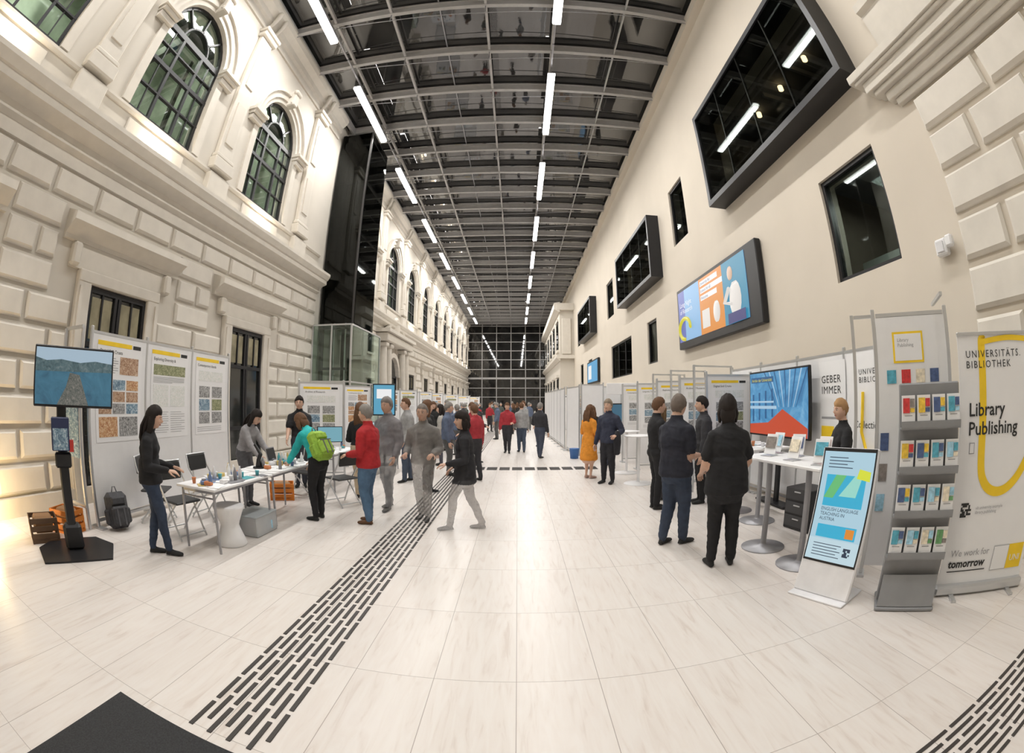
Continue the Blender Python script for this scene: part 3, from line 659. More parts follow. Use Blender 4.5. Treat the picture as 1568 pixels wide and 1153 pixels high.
def monitor(loc,rz,w=.55,s='cyan2',c=(.18,.40,.48),stand=.12):
    mb=MB(); h=w*.58
    mb.box((0,0,stand+h/2),(w,.03,h),BLACK,ch=.006); mb.rect(frame((-w/2+.015,-.016,stand+.015),(1,0,0)),0,0,w-.03,h-.03,em(s,c,.9)); mb.box((0,.03,stand*.6),(.05,.03,stand*1.1),BLACK); mb.box((0,.03,.006),(.22,.16,.012),BLACK)
    return mb.obj('computer_monitor',loc,rz)
monitor((-3.75,8.4,.745),rad(40)); monitor((-3.4,10.4,.745),rad(20),.6,'pale',(.5,.65,.7))
b=MB(); b.box((0,0,1.0),(.06,.05,2.0),BLACK); b.box((0,0,.01),(.6,.5,.02),BLACK); b.box((0,-.05,1.75),(.62,.05,.85),BLACK,ch=.01); b.rect(frame((-.28,-.077,1.36),(1,0,0)),0,0,.56,.78,em('blue3',(.12,.42,.62),.8)); b.rect(frame((-.28,-.077,1.36),(1,0,0)),.08,.42,.4,.25,em('whitetxt',(1,1,1)),z=.006); b.obj('display_screen_on_stand',(-3.55,11.6,0),rad(15))
for i,(x0_,y0_,x1_,y1_,n_) in enumerate([(-5.2,16.8,-3.9,17.2,2),(-4.9,19.5,-3.8,19.8,2),(-5.2,22.5,-3.8,22.8,2),(-5.2,27,-3.6,27.3,2),(-5.2,32,-3.4,32.2,2),(-5.,38,-3.2,38.2,2)]):
    board_wall('poster_board_wall',(x0_,y0_),(x1_,y1_),n_,2.15,i+3)
    table('folding_table',((x0_+x1_)/2,y0_-1.1,0),1.4,.7); clutter('table_craft_materials',((x0_+x1_)/2,y0_-1.1,.74),1.2,.6,14,i+30)
# ------------------------------------------------------------------ right side stands
board_wall('booth_back_wall',(4.37,8.3),(4.37,3.5),4,2.3,0,post=False)
b=MB(); w_,h_=1.85,1.08
b.box((0,0,h_/2),(w_,.06,h_),BLACK,ch=.01); b.box((0,.03,-.5),(.1,.05,1.1),BLACK); b.box((0,.0,-1.06),(.9,.24,.03),BLACK)
Mx=frame((-w_/2+.03,-.031,.03),(1,0,0)); W=w_-.06; Hh=h_-.06
b.rect(Mx,0,0,W,Hh,picmat('screen_blue_hall',[(.04,.18,.38),(.08,.30,.55),(.20,.45,.68)],2,emit=.9))
b.add([Mx@Vector(p) for p in((0,0,.006),(W,0,.006),(W,.14,.006),(W*.6,.42,.006),(W*.35,.2,.006),(0,.16,.006))],[(0,1,2,3,4,5)],em('redcarpet',(.62,.08,.03)))
PB=em('palebeam',(.45,.64,.80)); DB=em('deepblue',(.03,.12,.28))
for i in range(9): b.add([Mx@Vector(p) for p in((W*.5+i*.07,.45,.008),(W*.508+i*.07,.45,.008),(W*.3+i*.16,Hh,.008),(W*.28+i*.16,Hh,.008))],[(0,1,2,3)],PB if i%2 else DB)
for i in range(4): b.rect(Mx,W*(.05+.12*i),.2+.03*i,.05,Hh*.45,DB,z=.007)
b.rect(Mx,0,.42,W*.5,.05,PB,z=.009); b.rect(Mx,0,.52,W*.45,.03,PB,z=.009)
b.rect(Mx,W*.03,Hh*.84,W*.42,.09,DB,z=.010); b.text(Mx,W*.05,Hh*.855,.075,'Archiv der Universität',YS,z=.014)
b.obj('large_presentation_screen',(4.15,6.2,1.09),rad(-90))
b=MB(); Mx=frame((0,0,0),(1,0,0))
b.rect(Mx,0,0,.62,1.3,PAPER); b.text(Mx,.05,1.0,.15,'GEBER\nIMMER',INK,spacing=1.1); b.rect(Mx,.05,.5,.5,.03,INKG,z=.006); b.rect(Mx,.05,.2,.3,.2,YEL,z=.006); b.obj('booth_graphic_panel',(4.34,5.28,.9),rad(-90))
b=MB(); b.rect(Mx,0,0,1.0,1.9,PAPER); b.text(Mx,.25,1.62,.1,'UNIVERSITÄTS\nBIBLIOTHEK',INK,spacing=1.25); b.tube([(.35,-.01,1.4),(.33,-.01,.9),(.5,-.01,.55),(.8,-.01,.9),(.85,-.01,1.5)],[(.006,.05)]*5,YEL,8); b.text(Mx,.15,.95,.13,'Collections',INK); b.obj('booth_graphic_panel',(4.34,4.62,.35),rad(-90))
def standing_table(name,loc,sx,sy,poles,h=1.06,rz=0):
    mb=MB(); mb.box((0,0,h-.02),(sx,sy,.035),WHITE,ch=.008)
    for px,py in poles:
        mb.lathe([(.27,0),(.27,.012),(.05,.03),(.035,.05),(.035,h-.05),(.1,h-.04),(.1,h-.036)],(px,py,0),GREYM,24)
    return mb.obj(name,loc,rz)
standing_table('standing_counter_table',(2.95,4.02,0),.6,1.45,[(-.10,-.36),(-.1,.35)],rz=rad(5))
standing_table('standing_counter_table',(3.35,5.78,0),.62,1.3,[(0,-.35),(0,.35)])
for x,y in((2.5,8.95),(2.6,10.4)):
    b=MB(); b.lathe([(.3,0),(.3,.012),(.04,.03),(.03,.05),(.03,.97),(.3,.985),(.32,1.0),(.31,1.01)],(0,0,0),WHITE,28); b.obj('round_bistro_table',(x,y,0))
for i,(x,y) in enumerate(((2.88,3.48),(3.1,3.70),(2.85,3.95),(3.08,4.18),(2.85,4.44),(3.05,4.60))):
    b=MB(); b.box((0,0,.003),(.16,.14,.006),ALU); Rt=Matrix.Rotation(rad(-18),3,'X'); b.box((0,.045,.13),(.17,.012,.23),PAPER,rot=Rt,ch=.002); b.box((0,.034,.15),(.14,.006,.13),COVER[i%6],rot=Rt); b.box((0,.038,.06),(.13,.006,.02),INKG,rot=Rt); b.box((0,.09,.08),(.03,.1,.012),ALU,rot=Matrix.Rotation(rad(50),3,'X')); b.obj('brochure_stand',(x,y,1.06),rad(-60-10*(i%3)))
clutter('counter_leaflets',(3.35,5.78,1.06),.5,1.2,16,44)
b=MB(); b.box((0,0,.28),(.5,.4,.55),mat('cabinet_black',(.03,.03,.033),.5),ch=.01)
for z in(.12,.3,.48): b.box((0,-.205,z),(.44,.01,.15),mat('cabinet_drawer',(.06,.06,.065),.4)); b.box((0,-.215,z+.03),(.12,.012,.015),ALU)
b.obj('drawer_cabinet',(3.75,4.75,0),rad(-80))
for i,(y,xa_) in enumerate(((7.3,3.3),(8.4,3.2),(9.6,3.1),(10.9,3.0),(12.3,2.95))):
    board_wall('partition_panel',(xa_,y),(xa_+.95,y+.02),1,2.15,i*3+20)
for i,(y) in enumerate((7.75,9.05,10.35)):
    b=MB()
    for x in(0,.9): b.box((x,0,1.18),(.035,.035,2.36),ALU)
    for z in(2.34,2.0,.2): b.box((.45,0,z),(.87,.03,.03),ALU)
    b.obj('aluminium_truss_frame',(3.25,y,0),rad(10))
# digital stele
b=MB(); sw=.60; WH=mat('stele_white',(.80,.80,.82),.3)
T=Matrix.Rotation(-rad(13),4,'X')
b.T=T
b.box((0,.02,.66),(sw,.05,1.28),WH,ch=.012); b.box((0,-.007,.80),(sw-.03,.004,.99),BLACK)
Mx=frame((-sw/2+.03,-.010,.325),(1,0,0)); W=sw-.06; Hh=.94
ST=em('stele_text',(.02,.04,.08)); CY=em('cyanbright',(.04,.46,.70))
b.rect(Mx,0,0,W,Hh,em('paleblue',(.46,.68,.80)),z=.001); b.rect(Mx,0,0,W,Hh*.2,em('palerblue',(.58,.76,.84)),z=.0018)
b.rect(Mx,.06,.47,W-.12,.27,CY,z=.003)
b.add([Mx@Vector(p) for p in((.06,.54,.004),(.16,.74,.004),(.27,.74,.004),(.16,.54,.004))],[(0,1,2,3)],em('green',(.15,.55,.2)))
b.add([Mx@Vector(p) for p in((.22,.56,.005),(.36,.74,.005),(.44,.74,.005),(.40,.56,.005))],[(0,1,2,3)],em('mint',(.35,.75,.65)))
b.add([Mx@Vector(p) for p in((W-.16,.72,.006),(W-.02,.70,.006),(W-.02,.78,.006),(W-.14,.80,.006))],[(0,1,2,3)],em('yellowgreen',(.75,.80,.05)))
b.text(Mx,.06,.43,.042,'ENGLISH LANGUAGE\nTEACHING IN\nAUSTRIA',ST,z=.005)
b.rect(Mx,.06,.20,W-.12,.11,CY,z=.003); b.rect(Mx,W-.17,.215,.09,.08,em('orange',(0,0,0)),z=.005)
for i in range(5): b.rect(Mx,.06,.04+.025*i,.26 if i%2 else .3,.006,ST,z=.004)
for i in range(5):
    for j in range(5):
        if R.random()<.6: b.rect(Mx,W-.15+i*.015,.06+j*.015,.015,.015,ST,z=.004)
for i in range(4): b.rect(Mx,.06,.80+.028*i,.2 if i%2 else .26,.007,ST,z=.004)
b.T=None
b.box((0,.13,.01),(sw,.44,.02),WH,ch=.005); b.tube([(0,.32,.02),(0,.2,.6)],[.02,.02],GREYM,8)
b.obj('digital_signage_stele',(2.54,2.82,0),math.atan2(-.6,.24))
# brochure tower
b=MB(); GR=mat('rack_grey',(.27,.275,.285),.5,.2)
Wd=.58
b.box((0,.05,.02),(Wd,.36,.035),GR,ch=.01); b.box((0,.05,.9),(Wd,.04,1.76),GR,ch=.01); b.box((0,-.06,.16),(Wd-.04,.03,.26),GR,rot=Matrix.Rotation(rad(-20),3,'X'))
Rt=Matrix.Rotation(rad(-6),3,'X')
for rr in range(4):
    z=.46+rr*.335
    b.box((0,-.03,z-.02),(Wd-.02,.12,.012),GR)
    b.box((0,-.09,z+.01),(Wd-.02,.006,.05),GR)
    for cc in range(4):
        xx=-.215+cc*.143; q=(rr*3+cc*5)
        b.box((xx,-.045,z+.115),(.122,.012,.22),PAPER,rot=Rt); b.box((xx-.02,-.056,z+.15),(.06,.006,.11),COVER[q%8],rot=Rt); b.box((xx+.035,-.056,z+.17),(.04,.006,.06),COVER[(q+3)%8],rot=Rt); b.box((xx+.035,-.0555,z+.115),(.04,.006,.03),COVER[(q+5)%8],rot=Rt); b.box((xx,-.0535,z+.05),(.08,.006,.010),COVER[(rr+cc)%2],rot=Rt); b.box((xx,-.0535,z+.075),(.07,.006,.006),INKG,rot=Rt)
ra=math.atan2(1.91-2.34,3.38-2.94)
o=b.obj('brochure_rack',(3.08,2.17,0.0),ra)
b=MB(); PW=.78
b.box((0,0,1.25),(PW,.03,2.3),WHITE)
for x in(-PW/2-.02,PW/2+.02): b.box((x,0,1.24),(.04,.04,2.48),ALU,ch=.005); b.box((x,.0,.012),(.08,.2,.024),ALU)
b.box((0,0,2.42),(PW-.02,.035,.035),ALU); b.box((-PW/2-.25,.0,1.22),(.035,.035,2.44),ALU); b.box((-PW/2-.13,0,2.42),(.2,.03,.03),ALU)
b.box((PW/2-.1,-.2,2.5),(.03,.5,.03),ALU)
Mx=frame((0,-.017,0),(1,0,0)); b.rect(Mx,-.22,1.98,.34,.28,YEL,z=.003); b.rect(Mx,-.2,2.0,.3,.24,PAPER,z=.005); b.text(Mx,-.17,2.17,.045,'Library\nPublishing',INKG,z=.007)
for i in range(4): b.rect(Mx,-.3+.16*i,1.80,.1,.12,COVER[i],z=.005)
for i in range(3): b.rect(Mx,-.37,1.2-.28*i,.09,.16,COVER[3+i%3],z=.005)
b.obj('poster_panel_frame',(3.55,2.72,0),ra)
b=MB(); BW=1.04; BH=2.13
b.box((0,0,.05),(BW+.04,.16,.09),ALU,ch=.02); b.box((0,0,BH+.02),(BW,.03,.03),ALU,ch=.005); b.box((0,.0,BH/2+.05),(BW,.006,BH-.06),PAPER); b.cyl((0,.04,.08),(0,.04,BH),.012,.012,ALU,8)
for x in(-.35,.35): b.box((x,-.02,.012),(.05,.4,.02),ALU)
Mx=frame((-BW/2,-.004,.08),(1,0,0))
def cr_spline(P,k=8):
    out=[]
    for i in range(len(P)-1):
        p0=Vector(P[max(0,i-1)]);p1=Vector(P[i]);p2=Vector(P[i+1]);p3=Vector(P[min(len(P)-1,i+2)])
        for j in range(k):
            t=j/k; out.append(.5*((2*p1)+(p2-p0)*t+(2*p0-5*p1+4*p2-p3)*t*t+(3*p1-p0-3*p2+p3)*t**3))
    out.append(Vector(P[-1])); return out
U=[(.30,2.01),(.27,1.98),(.265,1.5),(.27,1.05),(.33,.88),(.46,.80),(.62,.82),(.78,.95),(.92,1.2),(1.0,1.65)]
def ribbon(P,w,z,m):
    P=cr_spline(P); vs=[];fs=[]
    for i,v in enumerate(P):
        a=P[max(0,i-1)];c=P[min(len(P)-1,i+1)]; t=(c-a).normalized(); n_=Vector((-t.y,t.x))
        vs+= [Mx@Vector((v.x+n_.x*w,v.y+n_.y*w,z)),Mx@Vector((v.x-n_.x*w,v.y-n_.y*w,z))]
    for i in range(len(P)-1): fs.append((2*i,2*i+1,2*i+3,2*i+2))
    b.add(vs,fs,m)
ribbon(U,.04,.004,YEL); ribbon([(.26,2.0),(.6,2.03),(1.0,2.0)],.022,.0045,YEL)
b.text(Mx,.08,1.88,.082,'UNIVERSITÄTS.\nBIBLIOTHEK',INK,spacing=1.25)
b.text(Mx,.10,1.42,.150,'Library\nPublishing',INK,bold=.002)
b.rect(Mx,.12,1.12,.06,.09,INKG,z=.005); b.rect(Mx,.127,1.127,.046,.076,PAPER,z=.006)
for i in range(7):
    for j in range(7):
        if R.random()<.6: b.rect(Mx,.10+i*.017,.6+j*.017,.017,.017,INK,z=.005)
b.text(Mx,.27,.66,.038,'ub.university.example\nlibrary.publishing',INKG)
b.text(Mx,.08,.26,.085,'We work for',INKG); b.text(Mx,.08,.16,.1,'tomorrow',INK,bold=.003); b.rect(Mx,.08,.12,.45,.008,INK,z=.005)
b.rect(Mx,.6,.1,.2,.22,INKG,z=.005); b.rect(Mx,.605,.105,.19,.21,PAPER,z=.006); b.rect(Mx,.8,.1,.2,.22,YEL,z=.005); b.text(Mx,.83,.17,.08,'UNI',PAPER,z=.007)
b.obj('rollup_banner',(3.89,1.76,0),math.atan2(-.65,.79))
def panelbox(name,p0,p1,h):
    return board_wall(name,p0,p1,max(1,round((Vector(p1)-Vector(p0)).length/1.1)),h,0,post=False)
panelbox('white_booth_partition',(1.75,15.6),(1.95,14.0),2.2); panelbox('white_booth_partition',(2.0,13.9),(2.7,13.9),2.25); panelbox('white_booth_partition',(1.5,24),(1.7,16),2.2)
panelbox('white_booth_partition',(2.7,15.8),(4.75,15.8),2.25); panelbox('white_booth_partition',(4.8,15.7),(4.8,13.2),2.25)
b=MB(); b.box((0,0,2.1),(2.0,.05,.35),WHITE,ch=.01)
for x in(-.97,.97): b.box((x,0,.97),(.05,.05,1.92),WHITE)
b.obj('booth_fascia',(3.75,13.6,0))
b=MB(); b.box((0,0,.5),(1.5,.03,.9),BLACK,ch=.01); b.box((0,-.02,.5),(1.42,.01,.82),em('darkteal',(.05,.16,.25),.7)); b.box((0,0,.03),(.5,.3,.04),BLACK); b.box((0,0,-.35),(1.6,.5,.7),WHITE,ch=.01); b.obj('presentation_screen_on_cabinet',(3.6,14.8,.7))
for i,(x,y) in enumerate(((2.0,26),(2.2,30),(2.4,35))): board_wall('poster_board_wall',(x,y),(x+2,y+.1),2,2.15,i+50)
b=MB(); b.lathe([(.12,0),(.15,.3),(.155,.31),(.14,.31)],(0,0,0),mat('bin_blue',(.05,.15,.4),.5)); b.obj('waste_bin',(1.72,13.4,0))
# ------------------------------------------------------------------ people
def ik(a,c,l1,l2,pole):
    d=c-a; L_=d.length
    if L_>(l1+l2)*.998: c=a+d.normalized()*(l1+l2)*.998; d=c-a; L_=d.length
    x=(l1*l1-l2*l2+L_*L_)/(2*L_); hgt=math.sqrt(max(0,l1*l1-x*x)); dn=d.normalized()
    p=Vector(pole); p=(p-dn*p.dot(dn)).normalized()
    return a+dn*x+p*hgt,c
def remesh_into(mb,tm,segs,vox,matmap,seed,pel,S,hem,knee,fold=.009):
    o=tm.obj('tmp'); md=o.modifiers.new('r','REMESH'); md.mode='VOXEL'; md.voxel_size=vox
    s2=o.modifiers.new('s','SMOOTH'); s2.factor=.5; s2.iterations=4
    dg=bpy.context.evaluated_depsgraph_get(); dg.update(); me=bpy.data.meshes.new_from_object(o.evaluated_get(dg))
    n=len(me.vertices); co=np.empty(n*3); me.vertices.foreach_get('co',co); co=co.reshape(-1,3)
    no=np.array([v.normal[:] for v in me.vertices])
    polys=[tuple(p.vertices) for p in me.polygons]
    names=['torso','pants','legskin','top','skin','shoe']
    P0=np.array(pel); Sv=np.array(S)
    def label(cen):
        best=np.full(len(cen),1e9); lab=np.zeros(len(cen),int)
        for a,c,ra_,rb,l in segs:
            a=np.array(a);c=np.array(c); d=c-a; t=np.clip(((cen-a)@d)/max(1e-9,d@d),0,1)
            dist=np.linalg.norm(cen-(a+t[:,None]*d),axis=1)-(ra_+(rb-ra_)*t)
            k=dist<best; best[k]=dist[k]; lab[k]=names.index(l)
        hz=np.where(hem>=0,(cen-P0)@Sv,cen[:,2]-P0[2])
        lab[((lab==1)|(lab==2))&(hz>hem)]=0
        lab[(lab==0)&(hz<hem)]=2 if knee else 1
        return lab
    cen=np.array([co[list(p)].mean(0) for p in polys]); lab=label(cen); vl=label(co)
    vs=[]
    for c,nn,l in zip(co,no,vl):
        v=Vector(c); k=0
        if l in(0,1,3):
            k=noise.noise(Vector((v.x*9+seed,v.y*9,v.z*7)))*fold*.7
            r=1-abs(noise.noise(Vector((v.x*7+seed*3,v.y*7,v.z*15+v.x*6)))*2.2); k+=max(0,r-.35)*fold*.9
            if l in(0,3): k+=.006
        vs.append(tuple(c+nn*k))
    base=len(mb.v); mb.v.extend(vs)
    mm=[matmap['top'],matmap['pants'],matmap['skin'],matmap['top'],matmap['skin'],matmap['shoe']]
    idx=[mb.mi(m) for m in mm]
    for p,l in zip(polys,lab): mb.f.append([base+i for i in p]); mb.m.append(idx[l]); mb.sm.append(True)
    m0=o.data; bpy.data.objects.remove(o); bpy.data.meshes.remove(m0); bpy.data.meshes.remove(me)
SK={'l':(.60,.38,.28),'m':(.45,.27,.19)}
def cmat(kind,c,al): return mat('%s_%.2f_%.2f_%.2f_%.2f'%(kind,*c,al),c,.8 if kind!='skin' else .5,alpha=al,var=.15 if kind!='skin' else .03,scale=14,bump=.2 if kind=='cloth' else 0)
def head(mb,O,h,yaw,pitch,skin,hairc,style,al,fem=False,n=22):
    Rm=(Matrix.Rotation(yaw,3,'Z')@Matrix.Rotation(-pitch,3,'X'))
    Tm=Matrix.Translation(O)@Rm.to_4x4(); old=mb.T; mb.T=Tm
    a,bb,cc=.046*h,.057*h,.070*h
    def G(x,s): return math.exp(-x*x/(2*s*s))
    def surf(th,ph):
        x=a*math.sin(th)*math.cos(ph); y=bb*math.sin(th)*math.sin(ph); z=cc*math.cos(th)
        zz=z/cc; t=max(0,-zz)
        x*=1-.30*t**1.6
        if zz>0: x*=1+.04*math.sin(zz*3.14)
        y=y*(1-.20*t)+.012*h*t*(1 if y>0 else .6)
        if y<0 and zz>-.2: y*=1.07
        X=x/a
        if y>0:
            y+=bb*(.26*G(X,.13)*G(zz+.20,.10)+.12*G(X,.10)*G(zz+.05,.12)
               -.11*(G(X-.38,.16)+G(X+.38,.16))*G(zz-.03,.10)
               +.05*(G(X-.36,.24)+G(X+.36,.24))*G(zz-.17,.07)
               +.05*(G(X-.45,.2)+G(X+.45,.2))*G(zz+.24,.14)
               +.07*G(X,.22)*G(zz+.50,.06)+.10*G(X,.25)*G(zz+.78,.12)-.05*G(X,.3)*G(zz+.64,.05))
        return Vector((x,y,z))
    def grid(fn,m):
        vs=[];fs=[];k=2*n
        for i in range(n+1):
            for j in range(k): vs.append(fn(math.pi*i/n,2*math.pi*j/k))
        for i in range(n):
            for j in range(k): fs.append((i*k+j,(i+1)*k+j,(i+1)*k+(j+1)%k,i*k+(j+1)%k))
        mb.add(vs,fs,m,True)
    SKm=cmat('skin',skin,al); HRm=cmat('hair',hairc,al)
    grid(surf,SKm)
    WHm=mat('eye_white',(.62,.6,.58),.3); IR=mat('eye_iris',(.05,.03,.02),.2); LP=cmat('lip',(.42,.17,.14) if fem else (.42,.22,.17),1)
    for s in(-1,1):
        mb.ell((s*.0165*h,bb*.825,.002*h),(.0078*h,.006*h,.0038*h),WHm,8); mb.ell((s*.0165*h,bb*.92,.002*h),(.0033*h,.0025*h,.0034*h),IR,6)
        mb.tube([(s*.0085*h,bb*.90,.0065*h),(s*.0165*h,bb*.92,.0075*h),(s*.0245*h,bb*.80,.005*h)],[.0012*h]*3,SKm,5)
        mb.tube([(s*.008*h,bb*1.0,.0135*h),(s*.017*h,bb*.97,.0165*h),(s*.028*h,bb*.82,.0135*h)],[.0012*h,.002*h,.001*h],HRm,5)
        mb.ell((s*a*1.0,-.004*h,-.004*h),(.0045*h,.011*h,.016*h),SKm,8,rot=Matrix.Rotation(rad(s*-18),3,'Z')); mb.ell((s*a*1.07,-.001*h,-.003*h),(.003*h,.006*h,.010*h),cmat('skin',tuple(x*.75 for x in skin),al),6)
    mb.tube([(-.0125*h,bb*.86,-.0345*h),(0,bb*1.0,-.0330*h),(.0125*h,bb*.86,-.0345*h)],[.0015*h,.0026*h,.0015*h],LP,6)
    mb.tube([(-.010*h,bb*.88,-.0375*h),(0,bb*1.0,-.0375*h),(.010*h,bb*.88,-.0375*h)],[.0015*h,.003*h,.0015*h],LP,6)
    front={'short':.44,'long':.46,'pony':.5,'bun':.5,'grey':.55,'bob':.36}[style]
    low={'short':-.55,'grey':-.5,'long':-1.2,'pony':-.6,'bun':-.6,'bob':-1.15}[style]
    vol={'long':.22,'bob':.24,'short':.19,'grey':.13}.get(style,.15)
    def hs(t,p):
        v=surf(t,p); zz=v.z/cc; yy=v.y/bb; X=v.x/a
        s_=min(1,max(0,(.42-yy)/.5)); s_=s_*s_*(3-2*s_)
        lim=front-.10*abs(X)+noise.noise(Vector((X*4,0,h*7)))*.12+(low-front)*s_
        if style in('short','grey','pony','bun') and yy>-.4 and yy<.3: lim=max(lim,-.08-.25*max(0,-yy))
        k=1/(1+math.exp(-(zz-lim)*16))
        f=.90+(.10+vol)*k
        st=noise.noise(Vector((v.x*160,v.y*160,v.z*45)))*.05*k+noise.noise(v*45)*.06*k
        q=v*(f+st)
        if zz>.2: q.z*=1.03
        if style in('long','bob') and zz<-.1 and yy<.3: q.x*=1.08
        return q
    grid(hs,HRm)
    def lock(P,Rs,nn=12): mb.tube(P,Rs,HRm,nn,side=(1,0,0))
    if style=='long':
        lock([(0,-bb*.5,.03*h),(0,-bb*.85,-.03*h),(0,-bb*1.0,-.09*h),(0,-bb*1.0,-.15*h),(0,-bb*.85,-.20*h)],[(.042*h,.025*h),(.052*h,.030*h),(.052*h,.024*h),(.044*h,.018*h),(.022*h,.010*h)])
        for s in(-1,1):
            lock([(s*a*.8,-bb*.2,.02*h),(s*a*1.05,-bb*.15,-.03*h),(s*a*1.05,-bb*.2,-.08*h),(s*a*.98,-bb*.3,-.13*h),(s*a*.8,-bb*.35,-.175*h)],[(.015*h,.028*h),(.016*h,.028*h),(.016*h,.024*h),(.013*h,.018*h),(.007*h,.010*h)],8)
        for i in range(7):
            x=(i-3)*.014*h; lock([(x,-bb*1.05,.0),(x*1.15,-bb*1.42,-.07*h),(x*1.1,-bb*1.38,-.15*h),(x*.8,-bb*1.1,-.205*h-.01*h*(i%2))],[.008*h,.010*h,.009*h,.003*h],6)
    if style=='bob':
        for s in(-1,1): lock([(s*a*.85,-bb*.15,.02*h),(s*a*1.1,-bb*.1,-.03*h),(s*a*1.05,-bb*.15,-.075*h)],[(.015*h,.03*h),(.016*h,.032*h),(.009*h,.022*h)],10)
        lock([(0,-bb*.7,.0),(0,-bb*.9,-.04*h),(0,-bb*.75,-.085*h)],[(.045*h,.028*h),(.048*h,.026*h),(.034*h,.014*h)])
    if style=='pony': lock([(0,-bb*.95,.02*h),(0,-bb*1.4,.005*h),(0,-bb*1.55,-.05*h),(0,-bb*1.4,-.12*h),(0,-bb*1.2,-.19*h)],[.014*h,.022*h,.026*h,.020*h,.006*h])
    if style=='bun': mb.ell((0,-bb*1.1,.04*h),(.024*h,.022*h,.024*h),HRm,10)
    mb.T=old
def hand(mb,W,d,nrm,sd,h,m,curl=.5,nf=6):
    d=d.normalized(); nrm=(nrm-d*nrm.dot(d)).normalized(); s=d.cross(nrm).normalized()*sd
    pl=.052*h
    mb.tube([W-d*.012*h,W+d*.015*h,W+d*pl*.75,W+d*pl],[(.014*h,.012*h),(.019*h,.010*h),(.023*h,.009*h),(.021*h,.007*h)],m,10,side=s)
    for i,(o,l) in enumerate(((.0165,.042),(.0055,.047),(-.0055,.043),(-.016,.034))):
        p=W+d*pl*.93+s*o*h; pts=[p]; dd=d.copy(); a=curl*(.7+.12*i)
        for q in range(3):
            dd=(dd*math.cos(a*.8)+nrm*math.sin(a*.8)).normalized()
            p=p+dd*l*h*(.42,.32,.26)[q]; pts.append(p.copy())
        mb.tube(pts,[.0049*h,.0047*h,.0043*h,.0036*h],m,nf,side=s)
    p=W+d*pl*.25+s*.017*h; t=(d*.6+s*.75+nrm*.3).normalized()
    mb.tube([p,p+t*.022*h,p+t*.022*h+(t+d*.7).normalized()*.018*h,p+t*.022*h+(t+d*.7).normalized()*.018*h+(d+nrm*.5).normalized()*.014*h],[.007*h,.006*h,.0053*h,.0042*h],m,nf)
